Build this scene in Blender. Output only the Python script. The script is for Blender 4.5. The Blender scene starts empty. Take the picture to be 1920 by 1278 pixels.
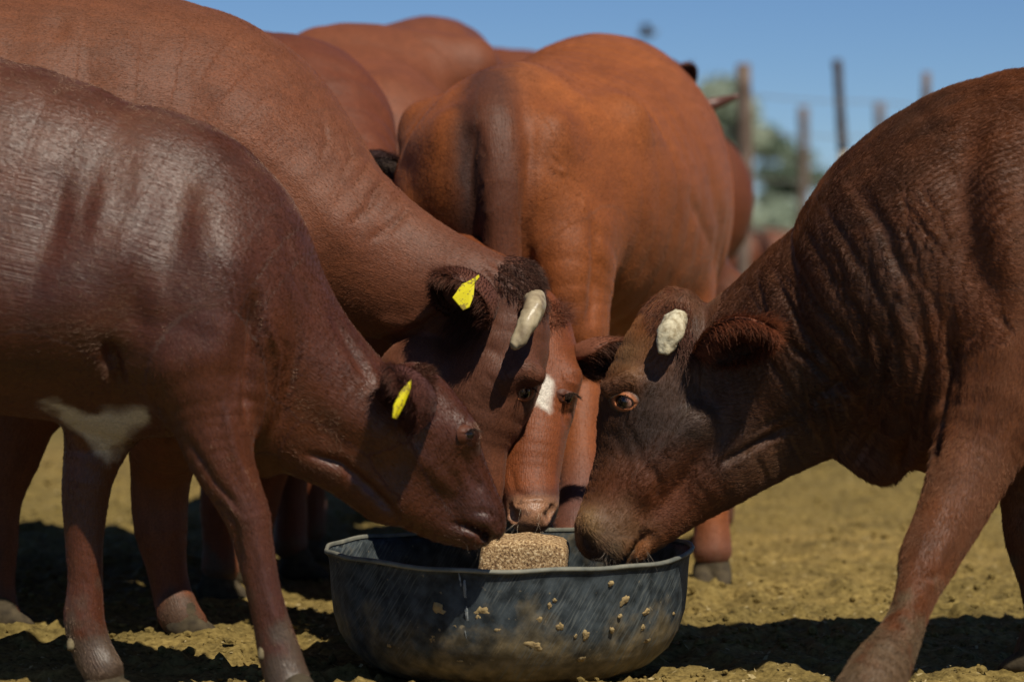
import bpy, math, os, time
import numpy as np
import openvdb as vdb
from mathutils import Vector, Matrix, Euler
T0 = time.time()
Q = float(os.environ.get('COWQ', '1'))          # voxel scale for quick tests only
HAIR = float(os.environ.get('COWHAIR', '1'))
rng = np.random.default_rng(7)
D2R = math.radians
sc = bpy.context.scene

# ------------------------------------------------------------------ camera, sky, sun, exposure
FPX = 5300.0; PITCH = D2R(2.15); CAM = np.array([0, 0, 0.90])
cam = bpy.data.cameras.new('camera'); camo = bpy.data.objects.new('camera', cam)
sc.collection.objects.link(camo); sc.camera = camo
camo.location = CAM; camo.rotation_euler = (math.pi/2 - PITCH, 0, 0)
cam.sensor_width = 36; cam.lens = 36*FPX/1920
cam.clip_start = 0.1; cam.clip_end = 3000
cam.dof.use_dof = True; cam.dof.focus_distance = 5.85; cam.dof.aperture_fstop = 2.4
cam.dof.aperture_blades = 9
SUN = Vector((0.36, -0.62, 1.0)).normalized()    # direction towards the sun
w = bpy.data.worlds.new('World'); sc.world = w; w.use_nodes = True
nt = w.node_tree; bg = nt.nodes['Background']
sky = nt.nodes.new('ShaderNodeTexSky'); sky.sky_type = 'NISHITA'; sky.sun_disc = False
sky.sun_elevation = math.asin(SUN.z); sky.sun_rotation = math.atan2(SUN.x, SUN.y)
sky.altitude = 1400; sky.air_density = 0.78; sky.dust_density = 0.0; sky.ozone_density = 9.5
nt.links.new(sky.outputs[0], bg.inputs[0]); bg.inputs[1].default_value = 0.074
sun = bpy.data.lights.new('sun', 'SUN'); sun.energy = 5.0; sun.angle = D2R(0.53); sun.color = (1, 0.92, 0.78)
suno = bpy.data.objects.new('sun', sun); sc.collection.objects.link(suno)
suno.rotation_euler = SUN.to_track_quat('Z', 'Y').to_euler()
sc.view_settings.view_transform = 'Standard'; sc.view_settings.look = 'None'
sc.view_settings.exposure = 0.0; sc.view_settings.gamma = 1.0

FWD = np.array([0, math.cos(PITCH), -math.sin(PITCH)]); UP = np.array([0, math.sin(PITCH), math.cos(PITCH)])
DOFF = 0.0
def P(px, py, d):
    """world point seen at photo pixel (px,py) at distance d along the view axis"""
    d = d+DOFF
    return CAM + d*(FWD + (px-960)/FPX*np.array([1., 0, 0]) + (639-py)/FPX*UP)
def pix(co):
    v = co - CAM; z = v@FWD
    return 960 + FPX*v[:, 0]/z, 639 - FPX*(v@UP)/z, z

# ------------------------------------------------------------------ noise
def _hash(i, j, k, s):
    h = (i*374761393 + j*668265263 + k*2147483647 + s*1274126177) & 0xffffffff
    h = ((h ^ (h >> 13))*1274126177) & 0xffffffff
    return ((h ^ (h >> 16)) & 0xffff)/65535.0
def vnoise(p, s=0):
    f = np.floor(p).astype(np.int64); t = p - f; t = t*t*(3-2*t); r = 0
    for a in (0, 1):
        for b in (0, 1):
            for c in (0, 1):
                wgt = (t[:, 0] if a else 1-t[:, 0])*(t[:, 1] if b else 1-t[:, 1])*(t[:, 2] if c else 1-t[:, 2])
                r = r + wgt*_hash(f[:, 0]+a, f[:, 1]+b, f[:, 2]+c, s)
    return r*2-1
def fbm(p, o=4, s=0):
    r = 0; a = 1.0; t = 0
    for i in range(o):
        r = r + a*vnoise(p*2**i, s+i); t += a; a *= .5
    return r/t

# ------------------------------------------------------------------ scene helpers
def tag(o, label=None, cat=None, group=None, kind=None):
    if label: o['label'] = label
    if cat: o['category'] = cat
    if group: o['group'] = group
    if kind: o['kind'] = kind
    return o
def empty(name, loc, label, cat, group=None):
    o = bpy.data.objects.new(name, None); sc.collection.objects.link(o); o.location = loc
    return tag(o, label, cat, group)
def meshobj(name, co, faces, mat, parent=None, smooth=True, offset=None):
    co = np.asarray(co, float)
    off = np.array(parent.location) if parent is not None and offset is None else (np.zeros(3) if offset is None else np.asarray(offset))
    if parent is not None and parent.parent is not None and offset is None: off = np.array(parent.parent.location)
    me = bpy.data.meshes.new(name); me.from_pydata((co-off).tolist(), [], [list(map(int, f)) for f in faces])
    me.materials.append(mat)
    if smooth: me.polygons.foreach_set('use_smooth', np.ones(len(me.polygons), bool))
    o = bpy.data.objects.new(name, me); sc.collection.objects.link(o)
    if parent is not None: o.parent = parent
    elif offset is not None: o.location = off
    return o
def bigmesh(name, co, quads, mat):
    me = bpy.data.meshes.new(name); n = len(co); m = len(quads)
    me.vertices.add(n); me.vertices.foreach_set('co', np.ascontiguousarray(co, np.float32).ravel())
    me.loops.add(m*4); me.loops.foreach_set('vertex_index', np.ascontiguousarray(quads, np.int32).ravel())
    me.polygons.add(m); me.polygons.foreach_set('loop_start', np.arange(0, m*4, 4, dtype=np.int32))
    me.polygons.foreach_set('use_smooth', np.ones(m, bool))
    me.update(calc_edges=True); me.materials.append(mat)
    return me
def nodes(name):
    m = bpy.data.materials.new(name); m.use_nodes = True
    return m, m.node_tree, m.node_tree.nodes['Principled BSDF']
def N(nt, t, **kw):
    n = nt.nodes.new(t)
    for k, v in kw.items():
        if k in n.inputs: n.inputs[k].default_value = v
        else: setattr(n, k, v)
    return n
def ramp(nt, src, stops):
    r = nt.nodes.new('ShaderNodeValToRGB'); e = r.color_ramp.elements
    while len(e) > 1: e.remove(e[0])
    e[0].position = stops[0][0]; e[0].color = (*stops[0][1], 1)
    for p, c in stops[1:]: x = e.new(p); x.color = (*c, 1)
    nt.links.new(src, r.inputs[0]); return r.outputs[0]
def mix(nt, f, a, b, mode='MIX'):
    m = nt.nodes.new('ShaderNodeMix'); m.data_type = 'RGBA'; m.blend_type = mode
    for s, v in ((m.inputs[0], f), (m.inputs[6], a), (m.inputs[7], b)):
        if hasattr(v, 'is_output') or isinstance(v, bpy.types.NodeSocket): nt.links.new(v, s)
        elif isinstance(v, (int, float)): s.default_value = v
        else: s.default_value = (*v, 1)
    return m.outputs[2]

def coat_material(name, rough=0.5, sheen=0.15, spec=0.5, bump=0.35):
    m, t, b = nodes(name); L = t.links.new
    at = N(t, 'ShaderNodeAttribute', attribute_name='col'); ag = N(t, 'ShaderNodeAttribute', attribute_name='gloss')
    tc = N(t, 'ShaderNodeTexCoord')
    n1 = N(t, 'ShaderNodeTexNoise', Scale=260., Detail=3.); L(tc.outputs['Object'], n1.inputs['Vector'])
    c = mix(t, 1.0, at.outputs['Color'], ramp(t, n1.outputs[0], [(0.3, (.72, .72, .72)), (.7, (1.3, 1.3, 1.3))]), 'MULTIPLY')
    L(c, b.inputs['Base Color'])
    mr = N(t, 'ShaderNodeMapRange'); mr.inputs[3].default_value = rough; mr.inputs[4].default_value = 0.22
    L(ag.outputs['Fac'], mr.inputs[0]); L(mr.outputs[0], b.inputs['Roughness'])
    b.inputs['Specular IOR Level'].default_value = spec
    b.inputs['Sheen Weight'].default_value = sheen; b.inputs['Sheen Roughness'].default_value = 0.45
    b.inputs['Sheen Tint'].default_value = (.9, .75, .7, 1)
    # hair grain: noise stretched along the lie of the coat (flow attributes fu along, fv across)
    fl = N(t, 'ShaderNodeAttribute', attribute_name='flow')
    mp = N(t, 'ShaderNodeMapping'); mp.inputs['Scale'].default_value = (38, 330, 330); L(fl.outputs['Vector'], mp.inputs['Vector'])
    n2 = N(t, 'ShaderNodeTexNoise', Scale=1., Detail=2.); L(mp.outputs[0], n2.inputs['Vector'])
    n3 = N(t, 'ShaderNodeTexNoise', Scale=70., Detail=3.); L(tc.outputs['Object'], n3.inputs['Vector'])
    ad = N(t, 'ShaderNodeMath', operation='ADD'); L(n2.outputs[0], ad.inputs[0]); L(n3.outputs[0], ad.inputs[1])
    bp = N(t, 'ShaderNodeBump', Strength=bump, Distance=0.0025); L(ad.outputs[0], bp.inputs['Height']); L(bp.outputs[0], b.inputs['Normal'])
    return m
def hair_material(name, rough=0.45, spec=.5):
    m, t, b = nodes(name); L = t.links.new
    at = N(t, 'ShaderNodeAttribute', attribute_name='col'); L(at.outputs['Color'], b.inputs['Base Color'])
    b.inputs['Roughness'].default_value = rough; b.inputs['Specular IOR Level'].default_value = spec; b.inputs['Specular Tint'].default_value = (1, .74, .56, 1)
    return m
COAT = coat_material('coat', rough=.58, sheen=.04, spec=.3, bump=.5); COATG = coat_material('glossy_coat', rough=.45, sheen=.04, spec=.45, bump=.6)
HAIRM = hair_material('hair', .45, .40); HAIRG = hair_material('glossy_hair', .30, .75)

# ------------------------------------------------------------------ implicit bodies
BIG = 0.5
def S(x1, y1, x2, y2, d, w):
    a = P(x1, y1, d); b = P(x2, y2, d); return ((a+b)/2, np.linalg.norm(a-b)/2, w)
def C(px, py, r, d, w=None):
    r = r/FPX*(d+DOFF); return (P(px, py, d), r, r*0.85 if w is None else w)
def W(x, y, z, r, w=None): return (np.array([x, y, z], float), r, r if w is None else w)
def spline(pts, m):
    c = np.array([p[0] for p in pts]); rw = np.array([[p[1], p[2]] for p in pts]); v = np.hstack([c, rw])
    if len(v) == 1: return np.vstack([v, v+1e-4])
    e = np.vstack([2*v[0]-v[1], v, 2*v[-1]-v[-2]]); out = []
    for i in range(1, len(v)):
        p0, p1, p2, p3 = e[i-1], e[i], e[i+1], e[i+2]
        for t in np.arange(m)/m:
            out.append(.5*((2*p1)+(-p0+p2)*t+(2*p0-5*p1+4*p2-p3)*t*t+(-p0+3*p1-3*p2+p3)*t**3))
    out.append(v[-1]); out = np.array(out); out[:, 3:] = np.maximum(out[:, 3:], 0.004)
    return out

DK = np.array([.72, .66, .62])
def max_edge(co, q): return np.max([np.linalg.norm(co[q[:, i]]-co[q[:, (i+1) % 4]], axis=1) for i in range(4)], 0)
class Beast:
    def __init__(self, h): self.h = h*Q; self.chains = []; self.strokes = []; self.bumps = []; self.paints = []
    def chain(self, *pts, n=(0, 1, 0), k=0.03, m=3, sub=False, flow=1):
        n = np.array(n, float); n /= np.linalg.norm(n)
        self.chains.append(dict(s=spline(pts, m), n=n, k=k, sub=sub, flow=flow)); return self
    def build(self):
        h = self.h
        solid = np.vstack([c['s'] for c in self.chains if not c['sub']])
        R = np.maximum(solid[:, 3], solid[:, 4])[:, None] + 0.06
        lo = (solid[:, :3]-R).min(0); hi = (solid[:, :3]+R).max(0)
        n = np.ceil((hi-lo)/h).astype(int)+1; F = np.full(n, BIG, np.float32)
        ax = [(lo[i]+h*np.arange(n[i])).astype(np.float32) for i in range(3)]
        for c in self.chains:
            s = c['s']; Rm = np.maximum(s[:, 3], s[:, 4])[:, None] + c['k'] + 2.5*h
            a0 = np.clip(np.floor(((s[:, :3]-Rm).min(0)-lo)/h).astype(int), 0, n); a1 = np.clip(np.ceil(((s[:, :3]+Rm).max(0)-lo)/h).astype(int)+1, 0, n)
            if (a1 <= a0).any(): continue
            G = np.full(a1-a0, BIG, np.float32); nn = c['n'].astype(np.float32)
            for i in range(len(s)-1):
                A, B = s[i], s[i+1]; rr = max(A[3], A[4], B[3], B[4]) + c['k'] + 2.5*h
                b0 = np.maximum(np.floor((np.minimum(A, B)[:3]-rr-lo)/h).astype(int), a0); b1 = np.minimum(np.ceil((np.maximum(A, B)[:3]+rr-lo)/h).astype(int)+1, a1)
                if (b1 <= b0).any(): continue
                x = ax[0][b0[0]:b1[0]][:, None, None]-np.float32(A[0]); y = ax[1][b0[1]:b1[1]][None, :, None]-np.float32(A[1]); z = ax[2][b0[2]:b1[2]][None, None, :]-np.float32(A[2])
                d = (B-A)[:3]; L2 = float(d@d)+1e-12; d = d.astype(np.float32)
                t = ((x*d[0]+y*d[1]) + z*d[2])/np.float32(L2); np.clip(t, 0, 1, out=t)
                q2 = (x*x+y*y)+z*z
                qd = ((x*d[0]+y*d[1])+z*d[2])
                q2 = q2 - 2*t*qd + t*t*np.float32(L2)
                qn = ((x*nn[0]+y*nn[1])+z*nn[2]) - t*np.float32(d@nn)
                qn *= qn
                rest = np.maximum(q2-qn, 0)
                r2 = (np.float32(A[3])+t*np.float32(B[3]-A[3]))**2; w2 = (np.float32(A[4])+t*np.float32(B[4]-A[4]))**2
                k0 = np.sqrt(rest/r2+qn/w2); k1 = np.sqrt(rest/(r2*r2)+qn/(w2*w2))+np.float32(1e-6)
                dd = k0*(k0-1)/k1
                sl = tuple(slice(b0[j]-a0[j], b1[j]-a0[j]) for j in range(3))
                np.minimum(G[sl], dd, out=G[sl])
            sl = tuple(slice(a0[j], a1[j]) for j in range(3)); H = F[sl]; k = c['k']
            if c['sub']:
                G = -G; e = np.maximum(k-np.abs(H-G), 0)/k; e *= (H < .49) & (G > -.49); F[sl] = np.maximum(H, G)+e*e*k*.25
            else:
                e = np.maximum(k-np.abs(H-G), 0)/k; e *= (H < .49) & (G < .49); F[sl] = np.minimum(H, G)-e*e*k*.25
        F = np.clip(F, -3*h, 3*h)
        g = vdb.FloatGrid(float(3*h)); g.copyFromArray(F); v, q = g.convertToQuads(0.0)
        self.co = v.astype(np.float64)*h+lo; self.q = q[:, ::-1].astype(np.int64); del F
        e = max_edge(self.co, self.q); self.q = self.q[e < 5*h]
        self.keep_largest(); self.normals()
        if ((self.co-self.co.mean(0))*self.no).sum(1).mean() < 0: self.q = self.q[:, ::-1]; self.no = -self.no
        self.calc_flow()
        self.br = 1.0; self.col = np.zeros((len(self.co), 3)); self.gloss = np.zeros(len(self.co)); return self
    def keep_largest(self):
        n = len(self.co); lab = np.arange(n)
        e = np.vstack([self.q[:, [0, 1]], self.q[:, [1, 2]], self.q[:, [2, 3]]])
        e = np.vstack([e, self.q[:, [3, 0]]])
        for _ in range(400):
            old = lab.copy(); l0 = lab[e[:, 0]]; l1 = lab[e[:, 1]]; m = np.minimum(l0, l1)
            np.minimum.at(lab, l0, m); np.minimum.at(lab, l1, m)
            for _k in range(4): lab = lab[lab]
            if (old == lab).all(): break
        u, cnt = np.unique(lab, return_counts=True); ok = lab == u[cnt.argmax()]
        idx = np.cumsum(ok)-1; self.co = self.co[ok]; self.q = idx[self.q[ok[self.q].all(1)]]
    def normals(self):
        a = self.co[self.q[:, 2]]-self.co[self.q[:, 0]]; b = self.co[self.q[:, 3]]-self.co[self.q[:, 1]]; fn = np.cross(a, b)
        no = np.zeros_like(self.co)
        for i in range(4):
            for j in range(3): no[:, j] += np.bincount(self.q[:, i], fn[:, j], len(self.co))
        self.no = no/(np.linalg.norm(no, axis=1)[:, None]+1e-12)
    def calc_flow(self):
        co = self.co; best = np.full(len(co), 1e9); f = np.zeros_like(co); uv = np.zeros_like(co)
        off = 0
        for c in self.chains:
            if c['sub']: continue
            s = c['s']; cum = 0
            for i in range(len(s)-1):
                A, B = s[i], s[i+1]; d = (B-A)[:3]; L = np.linalg.norm(d)+1e-9
                q = co-A[:3]; t = np.clip(q@d/L**2, 0, 1); v = q-t[:, None]*d
                m = np.linalg.norm(v, axis=1)/(A[3]+A[4]); ok = m < best
                best[ok] = m[ok]; f[ok] = d/L*c['flow']
                e1 = c['n']-(c['n']@d)/L**2*d; e1 = e1/(np.linalg.norm(e1)+1e-9); e2 = np.cross(d/L, e1)
                uv[ok, 0] = (cum+t*L)[ok]+off; uv[ok, 1] = (q@e1)[ok]; uv[ok, 2] = (q@e2)[ok]
                cum += L
            off += 3.7
        f += np.array([0, 0, -.25]); f -= (f*self.no).sum(1)[:, None]*self.no
        self.flow = f/(np.linalg.norm(f, axis=1)[:, None]+1e-9); self.uv = uv
    # --- sculpting and painting by projection onto the near side
    def near(self):
        v = CAM-self.co; v /= np.linalg.norm(v, axis=1)[:, None]
        return np.clip((self.no*v).sum(1)*3+.4, 0, 1)
    def polydist(self, pts):
        x, y, _ = pix(self.co); d = np.full(len(x), 1e9); tt = np.zeros(len(x))
        n = len(pts)-1
        for i in range(n):
            ax_, ay = pts[i]; bx, by = pts[i+1]; dx, dy = bx-ax_, by-ay; t = np.clip(((x-ax_)*dx+(y-ay)*dy)/(dx*dx+dy*dy+1e-9), 0, 1)
            e = np.hypot(x-ax_-t*dx, y-ay-t*dy); ok = e < d; d[ok] = e[ok]; tt[ok] = ((i+t)/n)[ok]
        return d, tt
    def stroke(self, pts, wpx, mm, taper=True):
        """groove (mm<0) or ridge along a line"""
        d, t = self.polydist(pts); a = np.exp(-(d/wpx)**2)*self.near()
        if taper: a *= np.clip(np.sin(np.pi*np.clip(t*.9+.05, 0, 1))*1.6, 0, 1)
        self.co += self.no*(a*mm*.001)[:, None]
    def bump(self, px, py, rx, ry, mm, ang=0):
        x, y, _ = pix(self.co); c, s = math.cos(D2R(ang)), math.sin(D2R(ang)); dx, dy = x-px, y-py
        u = (dx*c+dy*s)/rx; v = (-dx*s+dy*c)/ry
        self.co += self.no*(np.exp(-(u*u+v*v))*self.near()*mm*.001)[:, None]
    def mask(self, poly, feather, near=True, noise=0.0):
        x, y, _ = pix(self.co); 
        if noise:
            x = x+fbm(self.co*30, 3, 5)*noise; y = y+fbm(self.co*30, 3, 9)*noise
        ins = np.zeros(len(x), bool); d = np.full(len(x), 1e9); n = len(poly)
        for i in range(n):
            (ax_, ay), (bx, by) = poly[i], poly[(i+1) % n]
            dx, dy = bx-ax_, by-ay; t = np.clip(((x-ax_)*dx+(y-ay)*dy)/(dx*dx+dy*dy+1e-9), 0, 1); d = np.minimum(d, np.hypot(x-ax_-t*dx, y-ay-t*dy))
            c = ((ay > y) != (by > y)) & (x < (bx-ax_)*(y-ay)/((by-ay) or 1e-9)+ax_); ins ^= c
        sd = np.where(ins, d, -d); m = np.clip(.5+sd/feather*.5, 0, 1)
        return m*(self.near() if near else 1)
    def paint(self, m, col, dk=.68): self.col = self.col*(1-m[:, None])+np.array(col)*((dk if max(col) < .2 else .85)*(self.br**.7 if dk < 1 else 1))*m[:, None]
    def surf(self, px, py, rad=5):
        x, y, z = pix(self.co); k = np.where(np.hypot(x-px, y-py) < rad*Q)[0]
        while len(k) < 3: rad *= 1.5; k = np.where(np.hypot(x-px, y-py) < rad*Q)[0]
        k = k[z[k] < z[k].min()+0.02]
        n = self.no[k].mean(0); n /= np.linalg.norm(n)
        return P(px, py, z[k].mean()-DOFF), n
    def base(self, a, b, scale=3., streak=.25, seed=0, br=1.0):
        DK = np.array([.78, .68, .52])*br; self.br = br
        n = np.clip(fbm(self.co*scale, 4, seed)[:, None]*.9+fbm(self.co*scale*5, 3, seed+7)[:, None]*.35+.5, 0, 1); self.col = (np.array(a)*(1-n)+np.array(b)*n)*DK
        s = fbm(self.uv*np.array([9, 60, 60]), 3, seed+3)[:, None]
        self.col *= 1+streak*s
    def finish(self, name, parent, mat=None, relief=0.0012, swell=0.0):
        self.normals()
        if swell: self.co += self.no*(fbm(self.co*4.5, 3, 15)*swell)[:, None]; self.normals()
        self.co += self.no*(fbm(self.co*14, 3, 11)*relief)[:, None]
        root = np.array(parent.location)
        me = bigmesh(name, self.co-root, self.q, mat or COAT)
        c = np.ones((len(self.co), 4), np.float32); c[:, :3] = np.clip(self.col, 0.002, .9)
        a = me.attributes.new('col', 'FLOAT_COLOR', 'POINT'); a.data.foreach_set('color', c.ravel())
        a = me.attributes.new('gloss', 'FLOAT', 'POINT'); a.data.foreach_set('value', self.gloss.astype(np.float32))
        a = me.attributes.new('flow', 'FLOAT_VECTOR', 'POINT'); a.data.foreach_set('vector', self.uv.astype(np.float32).ravel())
        o = bpy.data.objects.new(name, me); sc.collection.objects.link(o); o.parent = parent
        self.normals(); self.calc_flow(); self.parent = parent
        print(f'{parent.name}: {len(self.co)} verts  {time.time()-T0:.1f}s'); return o

def hair(name, parent, roots, dirs, length, radius, cols, npts=4, droop=0.0, jitter=.15, kind='stuff', mat=None):
    """real strands: a Curves object"""
    n = len(roots)
    if n == 0: return None
    root = np.array(parent.location) if parent.parent is None else np.array(parent.parent.location)
    cu = bpy.data.hair_curves.new(name); cu.add_curves([npts]*n)
    t = np.linspace(0, 1, npts)[None, :, None]
    length = np.broadcast_to(np.asarray(length, float), (n,))[:, None, None]
    dirs = dirs+rng.normal(0, jitter, dirs.shape); dirs /= np.linalg.norm(dirs, axis=1)[:, None]
    curl = rng.normal(0, jitter*1.2, dirs.shape)
    pos = (roots-root)[:, None, :]+dirs[:, None, :]*t*length+(curl[:, None, :]+np.array([0, 0, -droop]))*(t**2)*length
    cu.attributes['position'].data.foreach_set('vector', pos.astype(np.float32).ravel())
    rad = (radius*(1-0.85*t[:, :, 0]**1.5)*np.ones((n, 1))).astype(np.float32)
    a = cu.attributes.new('radius', 'FLOAT', 'POINT'); a.data.foreach_set('value', rad.ravel())
    c = np.ones((n, npts, 4), np.float32); c[:, :, :3] = np.clip(cols, 0.002, .9)[:, None, :]
    a = cu.attributes.new('col', 'FLOAT_COLOR', 'POINT'); a.data.foreach_set('color', c.ravel())
    cu.materials.append(mat or HAIRM)
    o = bpy.data.objects.new(name, cu); sc.collection.objects.link(o); o.parent = parent
    if kind: o['kind'] = kind
    return o
def coat(B, n, length=.011, radius=.00032, lift=.28, bright=1.2, margin=130, jitter=.07, mat=None, short_left=None):
    """short coat lying along the body"""
    n = int(n*HAIR)
    if n < 10: return
    q = B.q; c = B.co[q].mean(1); nf = B.no[q[:, 0]]
    x, y, z = pix(c); v = CAM-c; v /= np.linalg.norm(v, axis=1)[:, None]
    ok = (x > -margin) & (x < 1920+margin) & (y > -margin) & (y < 1278+margin) & ((nf*v).sum(1) > -.45)
    ok &= B.gloss[q[:, 0]] < .3
    f = np.where(ok)[0]
    pick = f[rng.integers(0, len(f), n)]
    bw = rng.random((n, 2)); a, b_, c_, d_ = (B.co[q[pick, i]] for i in range(4))
    u, v2 = bw[:, :1], bw[:, 1:]; roots = (a*(1-u)+b_*u)*(1-v2)+(d_*(1-u)+c_*u)*v2
    no = B.no[q[pick, 0]]; fl = B.flow[q[pick, 0]]
    wob = fbm(roots*18, 2, 21)[:, None]; side = np.cross(no, fl)
    dirs = fl+side*wob*.5+no*(lift*(1+.35*fbm(roots*45, 2, 33)[:, None]))
    cols = B.col[q[pick, 0]]*(bright*(1+.13*rng.normal(0, 1, n))[:, None])*np.array([1.0, .97, .9])
    L = length*(0.6+0.8*rng.random(n))
    if short_left: L *= .78+.22*np.clip((pix(roots)[0]-short_left)/150, 0, 1)
    hair('coat_hair', B.parent, roots-no*.0008, dirs, L, radius, cols, npts=3, jitter=jitter, mat=mat)

# ------------------------------------------------------------------ cow features
def simple_mat(name, col, rough=.5, spec=.5, noise=None, bump=0, scale=20., emit=None):
    m, t, b = nodes(name); L = t.links.new
    b.inputs['Roughness'].default_value = rough; b.inputs['Specular IOR Level'].default_value = spec
    if noise:
        tc = N(t, 'ShaderNodeTexCoord'); n = N(t, 'ShaderNodeTexNoise', Scale=scale, Detail=5.); L(tc.outputs['Object'], n.inputs['Vector'])
        L(ramp(t, n.outputs[0], [(.3, col), (.7, noise)]), b.inputs['Base Color'])
        if bump:
            bp = N(t, 'ShaderNodeBump', Strength=bump, Distance=.004); L(n.outputs[0], bp.inputs['Height']); L(bp.outputs[0], b.inputs['Normal'])
    else: b.inputs['Base Color'].default_value = (*col, 1)
    return m
EYE = coat_material('eyeball', .12, 0., .6, 0.)
TAG = None
def tag_mat():
    m, t, b = nodes('ear_tag_plastic'); L = t.links.new; tc = N(t, 'ShaderNodeTexCoord')
    n = N(t, 'ShaderNodeTexNoise', Scale=190., Detail=4.); L(tc.outputs['Object'], n.inputs['Vector'])
    n2 = N(t, 'ShaderNodeTexNoise', Scale=40., Detail=2.); L(tc.outputs['Object'], n2.inputs['Vector'])
    mm = N(t, 'ShaderNodeMath', operation='MULTIPLY'); L(n.outputs[0], mm.inputs[0]); L(n2.outputs[0], mm.inputs[1])
    L(ramp(t, mm.outputs[0], [(.25, (.72, .62, .01)), (.31, (.30, .22, .03))]), b.inputs['Base Color'])
    b.inputs['Roughness'].default_value = .35; return m
TAG = tag_mat()
HORN = simple_mat('horn_keratin', (.52, .43, .27), .40, .5, (.19, .135, .075), .7, 34.)
HORNR = simple_mat('flaky_horn', (.66, .60, .42), .75, .3, (.26, .20, .11), 1.0, 85.)
HORND = simple_mat('dark_horn', (.16, .07, .05), .4, .5, (.08, .03, .02), .2, 30.)
HOOF = simple_mat('hoof_keratin', (.085, .065, .038), .85, .15, (.035, .027, .018), .8, 35.)

DEW = simple_mat('dewclaw_keratin', (.20, .16, .09), .8, .2, (.10, .08, .045), .8, 90.)
def norm(v): v = np.asarray(v, float); return v/(np.linalg.norm(v)+1e-12)
def eye(root, c, out, up, r, a=1.25, b=.8, lidcol=(.22, .075, .03), lashes=0, skin=(.09, .03, .016), gaze=None):
    """eyeball with almond shaped lids; c on the skin, out = outward, up = towards the brow"""
    out = norm(out); U = norm(np.cross(up, out)); V = np.cross(out, U)
    cc = c-out*r*.62
    co = []; fs = []; nu, nv = 20, 14
    for i in range(nv+1):
        th = math.pi*i/nv
        for j in range(nu):
            ph = 2*math.pi*j/nu; co.append(cc+r*(math.cos(th)*out+math.sin(th)*(math.cos(ph)*U+math.sin(ph)*V)))
    for i in range(nv):
        for j in range(nu): fs.append((i*nu+j, i*nu+(j+1) % nu, (i+1)*nu+(j+1) % nu, (i+1)*nu+j))
    o = meshobj('eyeball', co, fs, EYE, root); g_ = norm(out if gaze is None else gaze); k = np.clip(((norm_rows(np.array(co)-cc)@g_)-.50)/.10, 0, 1)[:, None]
    cl = np.array([.34, .17, .12])*(1-k)+np.array([.008, .006, .006])*k; at = o.data.attributes.new('col', 'FLOAT_COLOR', 'POINT'); at.data.foreach_set('color', np.hstack([cl, np.ones((len(cl), 1))]).astype(np.float32).ravel())
    co = []; fs = []; cols = []; nt_ = 40; prof = [(.86, -.05), (.88, .05), (.96, .085), (1.06, .07), (1.18, .02), (1.32, -.08), (1.48, -.24), (1.65, -.5)]
    for k, (p, hgt) in enumerate(prof):
        for j in range(nt_):
            t = 2*math.pi*j/nt_; x = math.cos(t)*a*r*p; y = math.sin(t)*b*r*p*(1+.25*max(p-1, 0))
            if math.sin(t) > 0: y *= .86 if p < 1.1 else 1.0
            rr = math.hypot(x, y); ball = math.sqrt(max((r*1.03)**2-rr*rr, 0)) if rr < r else 0
            base = -r*.62*0 
            z = max(ball-r*.62, -r*.12)+hgt*r*1.2+(r*.16 if math.sin(t) > .2 and p < 1.5 else 0)
            if rr > r*.9: z = min(z, r*.30)+0
            co.append(c+U*x+V*y+out*z); q = min(1, max(0, (p-.98)/.35)); cols.append(tuple(np.array(lidcol)*(1-q)+np.array(skin)*q))
    for k in range(len(prof)-1):
        for j in range(nt_): fs.append((k*nt_+j, k*nt_+(j+1) % nt_, (k+1)*nt_+(j+1) % nt_, (k+1)*nt_+j))
    o = meshobj('eyelid', co, fs, COAT, root); at = o.data.attributes.new('col', 'FLOAT_COLOR', 'POINT')
    at.data.foreach_set('color', np.hstack([np.array(cols), np.ones((len(cols), 1))]).astype(np.float32).ravel())
    m = o.modifiers.new('s', 'SUBSURF'); m.levels = m.render_levels = 1
    if lashes:
        th = rng.uniform(.2, 2.9, lashes)
        rt = c+np.outer(np.cos(th)*a*r*.95, U)+np.outer(np.sin(th)*b*r*.95, V)+out*r*.35
        dr = out*.9+np.outer(np.cos(th)*.5, U)+np.array([0, 0, -.5]); hair('eyelashes', root, rt, dr, .016, .0004, np.tile([.02, .012, .008], (lashes, 1)), jitter=.12)
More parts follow.
